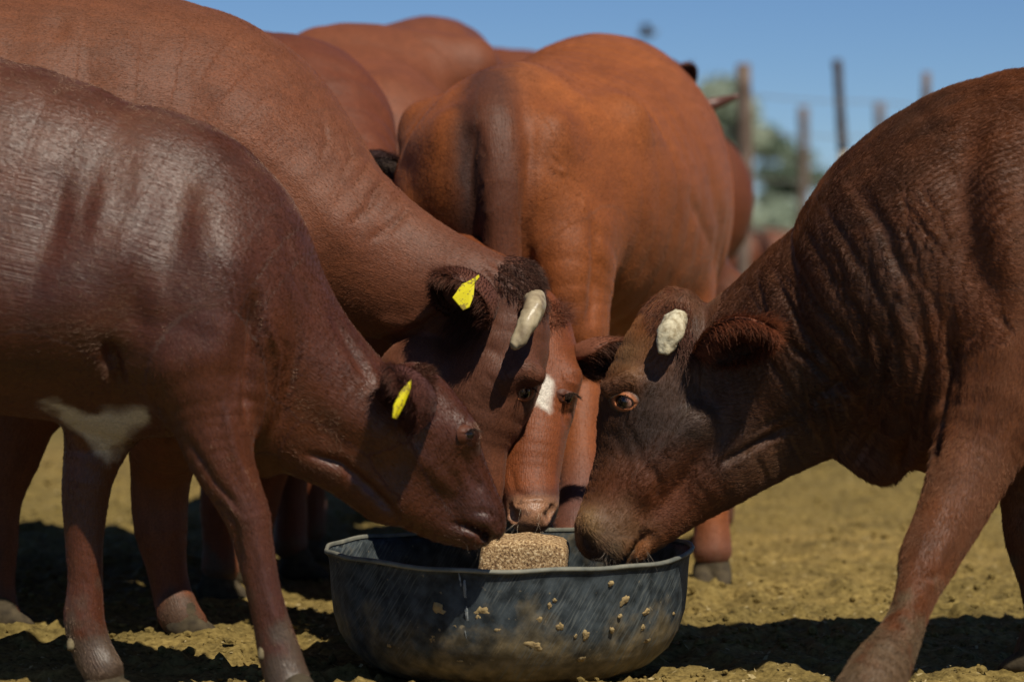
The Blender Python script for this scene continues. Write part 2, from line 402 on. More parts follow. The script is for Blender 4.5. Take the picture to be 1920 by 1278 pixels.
def ear(root, base, tip, opening, width, col, incol, hairs=900, hl=.028, cup=1.0, rim=(1.2, 1.0, .9)):
    base = np.asarray(base, float); tip = np.asarray(tip, float); A = tip-base; L = np.linalg.norm(A); a = A/L
    O = norm(np.asarray(opening)-(np.asarray(opening)@a)*a); Sd = np.cross(O, a)
    nu, nv = 22, 19; co = np.zeros((nu, nv, 3)); colr = np.zeros((nu, nv, 3)); nrm = np.zeros((nu, nv, 3))
    for i in range(nu):
        u = i/(nu-1); hw = width*.5*(0.36+.64*math.sin(math.pi*min(u*1.05, 1)**.8)**.8 if u < .5 else max(math.sin(math.pi*min(.5+(u-.5)*.97, 1))**.62, .0)*1.0)
        if u < .5: hw = width*.5*(.42+.58*math.sin(math.pi*u)**.9)
        hw = max(hw, width*.05); fm = (2.1*(1-u)**1.3+.75)*cup; rho = hw/math.sin(min(fm, math.pi/2))
        for j in range(nv):
            f = (j/(nv-1)*2-1)*fm
            co[i, j] = base+A*u+Sd*math.sin(f)*rho-O*(math.cos(f)*rho)+O*rho*.8-O*.010*math.sin(math.pi*u)+np.array([0, 0, -.012])*u*u
            nrm[i, j] = Sd*math.sin(f)-O*math.cos(f)
    n1 = fbm(co.reshape(-1, 3)*25, 3, 3).reshape(nu, nv)
    co += nrm*(n1*.002)[:, :, None]
    th = .0022; outer = co+nrm*th; inner = co-nrm*th
    allco = np.vstack([outer.reshape(-1, 3), inner.reshape(-1, 3)]); fs = []; M = nu*nv
    I = lambda i, j, s: s*M+i*nv+j
    for i in range(nu-1):
        for j in range(nv-1):
            fs.append((I(i, j, 0), I(i+1, j, 0), I(i+1, j+1, 0), I(i, j+1, 0))); fs.append((I(i, j, 1), I(i, j+1, 1), I(i+1, j+1, 1), I(i+1, j, 1)))
    for i in range(nu-1):
        fs.append((I(i, 0, 0), I(i, 0, 1), I(i+1, 0, 1), I(i+1, 0, 0))); fs.append((I(i, nv-1, 0), I(i+1, nv-1, 0), I(i+1, nv-1, 1), I(i, nv-1, 1)))
    for j in range(nv-1): fs.append((I(nu-1, j, 0), I(nu-1, j, 1), I(nu-1, j+1, 1), I(nu-1, j+1, 0)))
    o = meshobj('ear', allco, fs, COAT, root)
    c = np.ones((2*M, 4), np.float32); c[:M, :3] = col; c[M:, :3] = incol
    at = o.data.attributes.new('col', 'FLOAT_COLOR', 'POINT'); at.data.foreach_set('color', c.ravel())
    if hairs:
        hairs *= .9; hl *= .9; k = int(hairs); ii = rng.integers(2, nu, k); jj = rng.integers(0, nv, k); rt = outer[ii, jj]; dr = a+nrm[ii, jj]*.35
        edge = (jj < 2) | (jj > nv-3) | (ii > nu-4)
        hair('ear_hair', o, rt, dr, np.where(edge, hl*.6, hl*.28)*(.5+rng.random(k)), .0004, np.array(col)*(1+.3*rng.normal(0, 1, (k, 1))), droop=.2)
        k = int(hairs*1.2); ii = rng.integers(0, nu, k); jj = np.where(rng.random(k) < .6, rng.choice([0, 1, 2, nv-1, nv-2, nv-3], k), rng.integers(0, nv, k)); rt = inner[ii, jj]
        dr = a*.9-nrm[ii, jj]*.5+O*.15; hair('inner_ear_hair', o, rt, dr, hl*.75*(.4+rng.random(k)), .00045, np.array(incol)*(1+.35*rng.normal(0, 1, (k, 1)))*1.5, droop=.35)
    return o
def eartag(root, pts, thick, nrm):
    """flat plastic tag, outline given as world points"""
    pts = np.array(pts); c = pts.mean(0); nrm = norm(nrm); n = len(pts)
    ring = [pts*1.0, c+(pts-c)*.965+nrm*thick*.5, c+(pts-c)*.965-nrm*thick*.5]
    co = np.vstack([ring[1], ring[0], ring[2], [c+nrm*thick*.5+nrm*.002], [c-nrm*thick*.5+nrm*.002]]); fs = []
    for i in range(n):
        j = (i+1) % n; fs += [(i, j, n+j, n+i), (n+i, n+j, 2*n+j, 2*n+i), (3*n, j, i), (3*n+1, 2*n+i, 2*n+j)]
    return meshobj('ear_tag', co, fs, TAG, root, smooth=False)
def tube(name, root, pts, mat, n=(0, 1, 0), seg=20, m=5, rough=0.0, ridges=0.0, parent_offset=None):
    s = spline(pts, m); co = []; fs = []; n = norm(n)
    for i in range(len(s)):
        d = norm(s[min(i+1, len(s)-1), :3]-s[max(i-1, 0), :3]); e1 = norm(n-(n@d)*d); e2 = np.cross(d, e1)
        rr = 1+ridges*math.sin(i*1.7)
        for j in range(seg):
            a = 2*math.pi*j/seg; co.append(s[i, :3]+(e1*math.cos(a)*s[i, 4]+e2*math.sin(a)*s[i, 3])*rr)
    k = len(s)
    for i in range(k-1):
        for j in range(seg): fs.append((i*seg+j, i*seg+(j+1) % seg, (i+1)*seg+(j+1) % seg, (i+1)*seg+j))
    fs.append(tuple(range(seg))[::-1]); fs.append(tuple((k-1)*seg+j for j in range(seg)))
    co = np.array(co)
    if rough:
        cc = np.repeat(s[:, :3], seg, 0); co += norm_rows(co-cc)*(fbm(co*np.array([70, 70, 25]), 3, 2)*rough)[:, None]
    return meshobj(name, co, fs, mat, root)
def norm_rows(a): return a/(np.linalg.norm(a, axis=1)[:, None]+1e-12)
_hoof = None
def hoof_pair(root, pos, yaw, s=1.0):
    """two claws joined at the coronet; pos = ground point, yaw = way the toe points"""
    global _hoof
    if _hoof is None:
        B = Beast(.004)
        for sy in (-1, 1):
            B.chain(W(-.035, sy*.027, .028, .030, .028), W(.0, sy*.029, .026, .034, .029), W(.04, sy*.027, .014, .022, .026), W(.062, sy*.021, .004, .012, .016), n=(0, 1, 0), k=.006)
        B.chain(W(-.02, 0, .075, .04, .045), W(-.015, 0, .055, .045, .052), k=.012)
        B.build(); B.co[:, 2] = np.maximum(B.co[:, 2], -.012); B.no = B.no
        me = bigmesh('hoof', B.co, B.q, HOOF); _hoof = me
    o = bpy.data.objects.new('hoof', _hoof); sc.collection.objects.link(o); o.parent = root
    o.location = Vector(pos)-root.location; o.rotation_euler = (0, 0, yaw); o.scale = (s*.95, s*.8, s*.85)
    return o
def dewclaw(root, px, py, d, r):
    c = P(px, py, d); r = r/FPX*d; tube('dewclaw', root, [(c+np.array([.0, .004, .01]), r*.7, r*.7), (c, r, r), (c+np.array([-.002, -.006, -.012]), r*.55, r*.6)], DEW, n=(1, 0, 0), seg=12, m=3, rough=.001)
def poll_tuft(B, root, px, py, rpx, n, L, col, direction, radius=.0005, lift=.5, jitter=.35):
    x, y, z = pix(B.co); k = np.where((np.hypot(x-px, y-py) < rpx) & (z < np.percentile(z[np.hypot(x-px, y-py) < rpx], 60)+.02))[0]
    pk = k[rng.integers(0, len(k), n)]; dr = np.array(direction)*1.0+B.no[pk]*lift
    hair('tuft', root, B.co[pk], dr, L*(.4+rng.random(n)), radius, np.array(col)*(1+.35*rng.normal(0, 1, (n, 1))), jitter=jitter, droop=.2)
def mudlegs(B, z0=.22, col=(.20, .15, .085)):
    col = np.array(col)*.62
    z = B.co[:, 2]+fbm(B.co*30, 4, 17)*.16; m = np.clip((z0*.8-z)/.10, 0, 1)*.75; B.paint(m, col)
# ------------------------------------------------------------------ ground
def ground_height(p2):
    p = np.column_stack([p2, np.zeros(len(p2))])
    h = .014*fbm(p*2.2, 3, 40)+.014*fbm(p*9, 3, 41)
    c = fbm(p*26+fbm(p*9, 2, 45)[:, None]*1.5, 3, 42); h += .020*np.clip(c, -.15, 1)
    h += .006*np.abs(fbm(p*70, 2, 43))
    pk = vnoise(p*14, 44); h -= .020*np.clip(pk-.45, 0, 1)
    near = (p2[:, 1] < 11) & (np.abs(p2[:, 0]) < 2.6); q = p2[near]; g = np.zeros(len(q)); r3 = np.random.default_rng(31)
    for i in range(170):
        cy = 4.9+r3.random()**1.3*5.5; cx = (r3.random()-.5)*cy*.42; an = r3.uniform(0, 6.28); u = ((q[:, 0]-cx)*math.cos(an)+(q[:, 1]-cy)*math.sin(an))/.065; v = (-(q[:, 0]-cx)*math.sin(an)+(q[:, 1]-cy)*math.cos(an))/.045; d2 = u*u+v*v
        g += -.020*np.exp(-d2**2)+.009*np.exp(-((np.sqrt(d2)-1.35)/.3)**2)
    h[near] += g*(1+.5*c[near])
    h += .006*np.clip(fbm(p*110, 2, 49), 0, 1)
    r = np.hypot(p2[:, 0], p2[:, 1]-5.89); h -= .01*np.exp(-((r-.2)/.25)**2)
    return h*np.clip(1.3-p2[:, 1]/60, .2, 1)
def make_ground():
    ys = [3.6]; st = .0085
    while ys[-1] < 900:
        y = ys[-1]; ys.append(y+(st*(max(y, 5.2)/5.6)**2.6 if y < 14 else st*11*(y/14)**2.4+.0))
        if y < 5.0: ys[-1] = y+.03
    xs = [0]; 
    while xs[-1] < 700: x = xs[-1]; xs.append(x+(.0085 if x < 1.35 else min(.0085+(x-1.35)*.12, 40)))
    xs = np.array(xs); xs = np.concatenate([-xs[:0:-1], xs]); ys = np.array(ys)
    X, Y = np.meshgrid(xs, ys); n, m = X.shape; p = np.column_stack([X.ravel(), Y.ravel()])
    z = ground_height(p); i = np.arange(n-1)[:, None]*m+np.arange(m-1)[None]; q = np.stack([i, i+1, i+m+1, i+m], -1).reshape(-1, 4)
    mt, t, b = nodes('trampled_dirt'); L = t.links.new; tc = N(t, 'ShaderNodeTexCoord')
    n1 = N(t, 'ShaderNodeTexNoise', Scale=5., Detail=8.); n2 = N(t, 'ShaderNodeTexNoise', Scale=55., Detail=6., Roughness=.7); n3 = N(t, 'ShaderNodeTexNoise', Scale=.35, Detail=4.)
    for k in (n1, n2, n3): L(tc.outputs['Object'], k.inputs['Vector'])
    a = ramp(t, n2.outputs[0], [(.30, (.050, .034, .012)), (.46, (.18, .130, .046)), (.70, (.33, .245, .095))])
    c = mix(t, 1., a, ramp(t, n1.outputs[0], [(.3, (.65, .65, .62)), (.7, (1.15, 1.12, 1.05))]), 'MULTIPLY')
    c = mix(t, 1., c, ramp(t, n3.outputs[0], [(.35, (.82, .84, .75)), (.65, (1.12, 1.08, 1.0))]), 'MULTIPLY')
    L(c, b.inputs['Base Color']); b.inputs['Roughness'].default_value = .95; b.inputs['Specular IOR Level'].default_value = .15
    bp = N(t, 'ShaderNodeBump', Strength=.8, Distance=.006); L(n2.outputs[0], bp.inputs['Height']); L(bp.outputs[0], b.inputs['Normal'])
    me = bigmesh('ground', np.column_stack([p, z]), q, mt); o = bpy.data.objects.new('ground', me); sc.collection.objects.link(o)
    tag(o, 'trampled yellowish brown dirt of the cattle pen', kind='structure'); return mt
DIRT = make_ground()
def clods():
    base = bpy.data.meshes.new('t'); import bmesh; bm = bmesh.new(); bmesh.ops.create_icosphere(bm, subdivisions=1, radius=1); v0 = np.array([v.co[:] for v in bm.verts]); f0 = np.array([[v.index for v in f.verts] for f in bm.faces]); bm.free()
    n = 9000; y = 4.7+rng.random(n)**1.6*7; x = (rng.random(n)-.5)*(y*.44)
    k = vnoise(np.column_stack([x, y, x*0])*3.5, 77) > -.15; x, y = x[k], y[k]; n = len(x)
    s = .0025+.011*rng.random(n)**4+.004*rng.random(n); z = ground_height(np.column_stack([x, y]))
    sc_ = s[:, None]*rng.uniform(.6, 1.3, (n, 3)); V = v0[None]*sc_[:, None]*rng.uniform(.75, 1.2, (n, len(v0), 1))
    a = rng.uniform(0, 6.28, n); c, s_ = np.cos(a), np.sin(a); X = V[..., 0]*c[:, None]-V[..., 1]*s_[:, None]; Y = V[..., 0]*s_[:, None]+V[..., 1]*c[:, None]
    V = np.stack([X+x[:, None], Y+y[:, None], V[..., 2]*.7+(z+s*.3)[:, None]], -1).reshape(-1, 3); Fc = (f0[None]+np.arange(n)[:, None, None]*len(v0)).reshape(-1, 3)
    me = bpy.data.meshes.new('dirt_clods'); me.from_pydata(V.tolist(), [], Fc.tolist()); me.materials.append(DIRT)
    o = bpy.data.objects.new('dirt_clods', me); sc.collection.objects.link(o); tag(o, 'loose crumbs of dry dirt and dung strewn over the pen floor', kind='stuff')
clods()
def straw():
    n = 9000; r3 = np.random.default_rng(91); y = 4.7+r3.random(n)**1.5*6; x = (r3.random(n)-.5)*(y*.44); z = ground_height(np.column_stack([x, y]))+.003
    L = (.002+.008*r3.random(n)**2)[:, None]; a = r3.uniform(0, 6.28, n); u = np.column_stack([np.cos(a), np.sin(a), r3.normal(0, .35, n)]); v = np.column_stack([-np.sin(a), np.cos(a), r3.normal(0, .6, n)]); c = np.column_stack([x, y, z])
    w_ = L*r3.uniform(.15, .5, (n, 1)); V = np.stack([c-u*L-v*w_*.4, c-u*L*.2-v*w_, c+u*L, c-u*L*.1+v*w_], 1).reshape(-1, 3)
    me = bigmesh('straw_chaff', V, np.arange(4*n).reshape(-1, 4), simple_mat('chaff', (.42, .33, .16), .9, .2, (.26, .20, .09), 0, 200.)); o = bpy.data.objects.new('straw_chaff', me); sc.collection.objects.link(o)
    tag(o, 'dry chaff and dung flakes trodden over the pen floor', kind='stuff')
straw()

# ------------------------------------------------------------------ rubber tub and lick block
def tub():
    TX, TY = -.008, 5.885
    root = empty('feed_tub', (TX, TY, 0), 'round black rubber feed tub spattered with mud, muzzles over it', 'feed tub')
    m, t, b = nodes('worn_rubber'); L = t.links.new; tc = N(t, 'ShaderNodeTexCoord')
    sep = N(t, 'ShaderNodeSeparateXYZ'); L(tc.outputs['Object'], sep.inputs[0])
    n1 = N(t, 'ShaderNodeTexNoise', Scale=9., Detail=7., Roughness=.62); L(tc.outputs['Object'], n1.inputs['Vector'])
    n2 = N(t, 'ShaderNodeTexNoise', Scale=34., Detail=5.); L(tc.outputs['Object'], n2.inputs['Vector'])
    # dust thicker low on the wall and in patches
    lo = N(t, 'ShaderNodeMapRange'); lo.inputs[1].default_value = .19; lo.inputs[2].default_value = .0; lo.inputs[3].default_value = -.14; lo.inputs[4].default_value = .20; L(sep.outputs[2], lo.inputs[0])
    s = N(t, 'ShaderNodeMath', operation='ADD'); L(n1.outputs[0], s.inputs[0]); L(lo.outputs[0], s.inputs[1])
    base = ramp(t, n2.outputs[0], [(.35, (.013, .017, .019)), (.65, (.052, .064, .070))])
    dust = ramp(t, n2.outputs[0], [(.3, (.09, .068, .034)), (.5, (.16, .12, .06)), (.7, (.27, .20, .10))])
    c = mix(t, ramp(t, s.outputs[0], [(.42, (0, 0, 0)), (.50, (.35, .35, .35)), (.62, (.85, .85, .85))]), base, dust)
    # pale scuffs and fine slanted scratches
    mr = N(t, 'ShaderNodeMapping'); mr.inputs['Rotation'].default_value = (0, D2R(-30), 0); L(tc.outputs['Object'], mr.inputs['Vector'])
    mp = N(t, 'ShaderNodeMapping'); mp.inputs['Scale'].default_value = (210, 11, 12); L(mr.outputs[0], mp.inputs['Vector'])
    n3 = N(t, 'ShaderNodeTexNoise', Scale=1.6, Detail=2.); L(mp.outputs[0], n3.inputs['Vector'])
    n4 = N(t, 'ShaderNodeTexNoise', Scale=5.5, Detail=3.); L(tc.outputs['Object'], n4.inputs['Vector'])
    mu = N(t, 'ShaderNodeMath', operation='MULTIPLY'); L(ramp(t, n3.outputs[0], [(.52, (0, 0, 0)), (.64, (1, 1, 1))]), mu.inputs[0]); L(ramp(t, n4.outputs[0], [(.45, (0, 0, 0)), (.6, (1, 1, 1))]), mu.inputs[1])
    m2 = N(t, 'ShaderNodeMath', operation='MULTIPLY'); L(mu.outputs[0], m2.inputs[0]); m2.inputs[1].default_value = .55
    c = mix(t, m2.outputs[0], c, (.13, .14, .13))
    n5 = N(t, 'ShaderNodeTexNoise', Scale=70., Detail=2.); L(tc.outputs['Object'], n5.inputs['Vector'])
    c = mix(t, ramp(t, n5.outputs[0], [(.70, (0, 0, 0)), (.76, (.7, .7, .7))]), c, (.26, .21, .13))
    # milky runs down the wall
    mp2 = N(t, 'ShaderNodeMapping'); mp2.inputs['Scale'].default_value = (26, 26, 1.1); L(tc.outputs['Object'], mp2.inputs['Vector'])
    n6 = N(t, 'ShaderNodeTexNoise', Scale=1., Detail=3.); L(mp2.outputs[0], n6.inputs['Vector'])
    c = mix(t, ramp(t, n6.outputs[0], [(.95, (0, 0, 0)), (.99, (.1, .1, .1))]), c, (.20, .23, .24))
    L(c, b.inputs['Base Color']); b.inputs['Roughness'].default_value = .6; b.inputs['Specular IOR Level'].default_value = .25
    ad = N(t, 'ShaderNodeMath', operation='ADD'); L(n2.outputs[0], ad.inputs[0]); L(n3.outputs[0], ad.inputs[1])
    bp = N(t, 'ShaderNodeBump', Strength=.5, Distance=.003); L(ad.outputs[0], bp.inputs['Height']); L(bp.outputs[0], b.inputs['Normal'])
    na = 200
    def ring(prof):
        co = []
        for r, z in prof:
            for j in range(na):
                a = 2*math.pi*j/na
                wob = 1+.006*math.sin(3*a+1)+.004*math.sin(7*a)+.0025*math.sin(17*a+2); zz = z+(.0035*math.sin(2*a+.6)+.0022*math.sin(5*a+1.4)+.0012*math.sin(13*a))*min(z/.2, 1)
                co.append((TX+r*wob*math.cos(a), TY+r*wob*math.sin(a), zz))
        co = np.array(co); co += np.column_stack([fbm(co*9, 3, 51), fbm(co*9, 3, 52), fbm(co*9, 3, 53)*.3])*.003
        fs = [(k*na+j, k*na+(j+1) % na, (k+1)*na+(j+1) % na, (k+1)*na+j) for k in range(len(prof)-1) for j in range(na)]
        return co, fs
    prof = [(.02, -.004), (.20, -.006), (.27, .0), (.305, .018), (.335, .045), (.356, .08), (.368, .12), (.372, .16), (.374, .2), (.376, .225), (.379, .238), (.384, .2435),
            (.3815, .2395-.002), (.370, .236), (.364, .2), (.361, .16), (.355, .12), (.343, .085), (.32, .055), (.28, .03), (.2, .022), (.02, .02)]
    dn = []
    for i in range(len(prof)-1):
        for t_ in np.arange(3)/3: dn.append((prof[i][0]*(1-t_)+prof[i+1][0]*t_, prof[i][1]*(1-t_)+prof[i+1][1]*t_))
    co, fs = ring(dn+[prof[-1]]); meshobj('tub_wall', co, fs, m, root)
    rm = simple_mat('scuffed_rubber_rim', (.10, .105, .09), .7, .3, (.23, .22, .17), .4, 30.)
    co, fs = ring([(.378, .2425), (.3855, .2415), (.3865, .2455), (.3845, .2495), (.3795, .2503), (.3775, .2475), (.378, .2425)]); meshobj('tub_rim', co, fs, rm, root)
    # mud splashes stuck on the wall: low uneven pads
    mud = simple_mat('dried_mud', (.36, .27, .13), .95, .1, (.24, .165, .075), .8, 90.)
    def pad(px, py, rp, seed, el=1.0, ang=0):
        a0 = P(px, py, 5.5); 
        for _ in range(6):
            r = np.interp(a0[2], [0, .018, .045, .08, .12, .16, .2, .24], [.27, .305, .335, .356, .368, .372, .374, .38]); X = a0[0]-TX; yy = TY-math.sqrt(max(r*r-X*X, 1e-4)); a0 = P(px, py, (yy-CAM[1])/FWD[1]+(0 if _ == 0 else 0)); 
            v = a0-CAM; a0 = CAM+v*((yy)/v[1])
        o_ = norm([a0[0]-TX, a0[1]-TY, -.15 if a0[2] > .09 else -.9]); U = norm(np.cross([0, 0, 1], o_)); V = np.cross(o_, U); rw = rp/FPX*5.5*1.35
        co = [a0+o_*.0022]; n = 22; r2 = np.random.default_rng(seed)
        ph = r2.uniform(0, 6.28, 5)
        for q, hgt in ((.5, .0022), (.85, .0016), (1.0, -.003)):
            for j in range(n):
                a = 2*math.pi*j/n; rr = rw*q*(1+.22*math.sin(2*a+ph[0])+.14*math.sin(3*a+ph[1])+.10*math.sin(5*a+ph[2])+.10*math.sin(7*a+ph[3])+.05*r2.normal()); x = rr*math.cos(a)*el; y = rr*math.sin(a)
                c, s = math.cos(ang), math.sin(ang); co.append(a0+U*(x*c-y*s)+V*(x*s+y*c)+o_*(hgt*(1+.3*r2.normal())))
        fs = [(0, 1+j, 1+(j+1) % n) for j in range(n)]
        for k in range(2): fs += [(1+k*n+j, 1+(k+1)*n+j, 1+(k+1)*n+(j+1) % n, 1+k*n+(j+1) % n) for j in range(n)]
        meshobj('mud_spatter', co, fs, mud, root)
    for i, (x, y, r, el) in enumerate([(825, 1147, 12, 1), (903, 1150, 11, 1.2), (896, 1160, 6, 1), (856, 1177, 6, 1), (1146, 1094, 4, 1), (1098, 1190, 7, 1), (1171, 1126, 5, 1.9), (1212, 1147, 7, .7), (1205, 1176, 5, .8), (1211, 1202, 8, .8), (1011, 1163, 6, 1), (863, 1160, 3, 1), (1148, 1181, 4, 1), (1163, 1155, 3, 1), (812, 1198, 6, 1.3), (864, 1238, 5, 1), (1030, 1136, 3, 2.), (1040, 1125, 2.5, 1.5), (961, 1168, 2.5, 1), (730, 1210, 4, 1), (1079, 1192, 3, 1), (1050, 1175, 5, 1.4), (1000, 1210, 9, 1.5), (935, 1183, 6, 1.1), (1263, 1150, 4, .5), (1090, 1236, 7, 1.4)]): pad(x, y, r, i, el, i*.7)
    mud = simple_mat('dried_milky_run', (.34, .36, .35), .7, .3, (.12, .14, .15), .3, 120.)
    for i, (x, y, r, el) in enumerate([(873, 1118, 30, .07), (877, 1165, 28, .06), (877, 1205, 20, .06), (864, 1092, 16, .07)]): pad(x, y, r, 90+i, el, .04*i)
tub()
def lick_block():
    bx, by, bz = .024, 5.70, .0
    root = empty('lick_block', (bx, by, .02), 'crumbly tan mineral lick block standing in the black tub', 'lick block')
    n = 26; a, b_, c_ = .0925, .085, .272; B = []
    g = np.linspace(-1, 1, n); co = []; fs = []; idx = {}
    def vid(x, y, z):
        k = (round(x, 4), round(y, 4), round(z, 4))
        if k not in idx: idx[k] = len(co); co.append((x, y, z))
        return idx[k]
    for axn in range(3):
        for s in (-1, 1):
            for i in range(n-1):
                for j in range(n-1):
                    q = []
                    for u, v in ((g[i], g[j]), (g[i+1], g[j]), (g[i+1], g[j+1]), (g[i], g[j+1])):
                        p = [0, 0, 0]; p[axn] = s; p[(axn+1) % 3] = u; p[(axn+2) % 3] = v; q.append(vid(*p))
                    fs.append(q if s > 0 else q[::-1])
    p = np.array(co); p = p/np.maximum((np.abs(p)**16).sum(1)**(1/16), 1e-6)[:, None]*np.clip(1, 0, 1)
    tp = 1-.05*(p[:, 2]*.5+.5); w_ = np.column_stack([p[:, 0]*a*tp, p[:, 1]*b_*tp, (p[:, 2]*.5+.5)*c_])
    # licked shoulders: the top sags to both sides and the top edge is eaten away
    w_[:, 2] -= (p[:, 2] > .2)*(np.abs(p[:, 0]+.1)**3*.010+.006*(fbm(w_*30, 3, 61)+.3))
    w_ += norm_rows(p)*(fbm(w_*60, 3, 60)*.0028+fbm(w_*220, 2, 62)*.0012)[:, None]
    w_[:, 0] += .006*np.cos(w_[:, 2]*22)
    m, t, b = nodes('pressed_mineral_feed'); L = t.links.new; tc = N(t, 'ShaderNodeTexCoord')
    v = N(t, 'ShaderNodeTexVoronoi', Scale=330.); L(tc.outputs['Object'], v.inputs['Vector']); nn = N(t, 'ShaderNodeTexNoise', Scale=210., Detail=4., Roughness=.7); L(tc.outputs['Object'], nn.inputs['Vector'])
    c1 = ramp(t, nn.outputs[0], [(.34, (.05, .022, .008)), (.46, (.24, .135, .055)), (.56, (.46, .30, .14)), (.68, (.80, .62, .38))])
    L(c1, b.inputs['Base Color']); b.inputs['Roughness'].default_value = .85
    bp = N(t, 'ShaderNodeBump', Strength=1., Distance=.003); L(nn.outputs[0], bp.inputs['Height']); L(bp.outputs[0], b.inputs['Normal'])
    cs, sn = math.cos(-.06), math.sin(-.06); w2 = w_.copy(); w2[:, 0] = w_[:, 0]*cs-w_[:, 1]*sn; w2[:, 1] = w_[:, 0]*sn+w_[:, 1]*cs
    meshobj('block', w2+np.array([bx, by, .02]), fs, m, root)
lick_block()

# ------------------------------------------------------------------ cattle
RED = ((.105, .033, .017), (.14, .046, .021))
def right_cow():
    global DOFF
    DOFF = -.12
    root = empty('cow', (1.2, 5.8, 0), 'dark brown cow at the right with flaky white horn stub and shaggy ear', 'cow', 'cattle crowding the feed tub')
    B = Beast(.0056)
    # neck and trunk (coat lies from poll to rump)
    B.chain(S(1300, 600, 1380, 800, 5.88, .075), S(1366, 558, 1440, 870, 5.86, .09), S(1458, 490, 1535, 855, 5.84, .105), S(1558, 412, 1622, 845, 5.82, .14), S(1666, 323, 1744, 827, 5.80, .185), S(1768, 206, 1840, 850, 5.78, .25), S(1925, 130, 1990, 850, 5.78, .28), S(2200, 150, 2210, 850, 5.8, .32), S(2500, 130, 2500, 860, 5.82, .33), S(2750, 110, 2750, 780, 5.82, .29), S(2900, 140, 2900, 600, 5.82, .20), n=(0, 1, 0), m=3, k=.02)
    # skull
    B.chain(C(1120, 1010, 40, 5.82, .045), C(1140, 985, 57, 5.83, .062), C(1168, 935, 70, 5.84, .066), C(1203, 860, 86, 5.85, .074), C(1233, 770, 110, 5.86, .100), C(1258, 680, 98, 5.87, .098), C(1268, 610, 66, 5.88, .08), C(1262, 582, 44, 5.88, .055), n=(0, 1, 0), k=.02)
    # jaw and cheek
    B.chain(C(1192, 1030, 20, 5.83, .034), C(1222, 990, 40, 5.84, .045), C(1285, 930, 58, 5.85, .055), C(1352, 865, 84, 5.85, .078), C(1400, 810, 108, 5.86, .088), C(1440, 770, 110, 5.86, .085), n=(0, 1, 0), k=.03)
    B.chain(C(1460, 800, 82, 5.86, .05), C(1520, 800, 62, 5.86, .04), k=.04)
    B.chain(C(1192, 1036, 17, 5.80, .022), C(1200, 1026, 16, 5.80, .022), k=.010)
    B.chain(C(1110, 985, 28, 5.80, .03), C(1150, 1020, 34, 5.80, .035), C(1170, 1035, 26, 5.81, .03), k=.02)
    B.chain(C(1205, 900, 40, 5.80), C(1300, 800, 40, 5.785), k=.03)
    # brow ridge over the eye
    B.chain(C(1140, 728, 15, 5.785, .015), C(1175, 712, 15, 5.78, .015), C(1205, 722, 14, 5.785, .015), k=.03)
    # dewlap
    B.chain(C(1560, 780, 60, 5.82, .03), C(1610, 815, 62, 5.80, .028), C(1650, 852, 56, 5.79, .024), C(1664, 872, 36, 5.79, .018), k=.03)
    B.chain(C(1730, 760, 60, 5.82, .03), C(1728, 820, 44, 5.80, .025), C(1742, 858, 24, 5.80, .016), k=.02)
    B.chain(C(1640, 700, 60, 5.80, .09), C(1720, 790, 70, 5.8, .12), k=.05)
    # forelegs
    B.chain(C(1900, 500, 190, 5.66, .09), C(1880, 680, 135, 5.62, .10), C(1838, 820, 92, 5.60, .08), C(1808, 905, 72, 5.56, .062), C(1772, 985, 60, 5.52, .052), C(1742, 1045, 54, 5.48, .050), C(1722, 1100, 40, 5.43, .040), C(1702, 1155, 36, 5.38, .034), C(1680, 1205, 42, 5.33, .038), C(1653, 1250, 54, 5.28, .044), C(1625, 1305, 62, 5.23, .048), n=(0, 1, 0), k=.05)
    B.chain(C(1960, 700, 110, 5.95, .09), C(1935, 850, 68, 5.97), C(1925, 940, 48, 5.98), C(1930, 1010, 44, 5.98), C(1945, 1090, 33, 5.98), C(1955, 1160, 32, 5.98), C(1945, 1225, 42, 5.97), k=.05)
    for d in (5.62, 6.02): B.chain(C(2860, 420, 190, d, .12), C(2880, 620, 130, d, .10), C(2840, 780, 80, d), C(2890, 880, 55, d), C(2885, 960, 48, d), C(2860, 1080, 36, d), C(2850, 1180, 36, d), C(2830, 1260, 44, d), k=.06)
    # nostril and mouth
    B.chain(C(1098, 1012, 9, 5.775, .012), C(1104, 1026, 8, 5.775, .012), k=.012, sub=True)
    B.chain(C(1160, 1068, 10, 5.8, .06), C(1188, 1026, 7, 5.79, .03), C(1212, 1000, 5, 5.785, .02), k=.012, sub=True)
    B.build()
    B.base((.070, .027, .013), (.14, .047, .018), 3.2, .5, 1, br=1.3)
    x, y, z = pix(B.co)
    gr = B.mask([(1330, 560), (1700, 150), (1720, 500), (1640, 800), (1400, 900), (1250, 900), (1290, 750)], 160, False, 60); B.paint(gr*.62, (.052, .034, .024))
    g2 = fbm(B.co*7, 4, 71); B.paint(np.clip(g2*2.2, 0, 1)*gr*.6, (.034, .030, .026)); B.paint(np.clip(-g2*2, 0, 1)*.4, (.12, .045, .02))
    B.paint(B.mask([(1120, 700), (1290, 640), (1380, 800), (1250, 960), (1160, 900), (1125, 860)], 70, False, 30)*.75, (.050, .036, .028))
    B.paint(B.mask([(1130, 800), (1230, 760), (1290, 850), (1220, 880), (1160, 830)], 60, False, 25)*.6, (.018, .013, .012))
    B.paint(B.mask([(1085, 950), (1170, 935), (1220, 985), (1205, 1050), (1150, 1072), (1085, 1040)], 26, False, 14)*.65, (.13, .085, .046), 1.0)
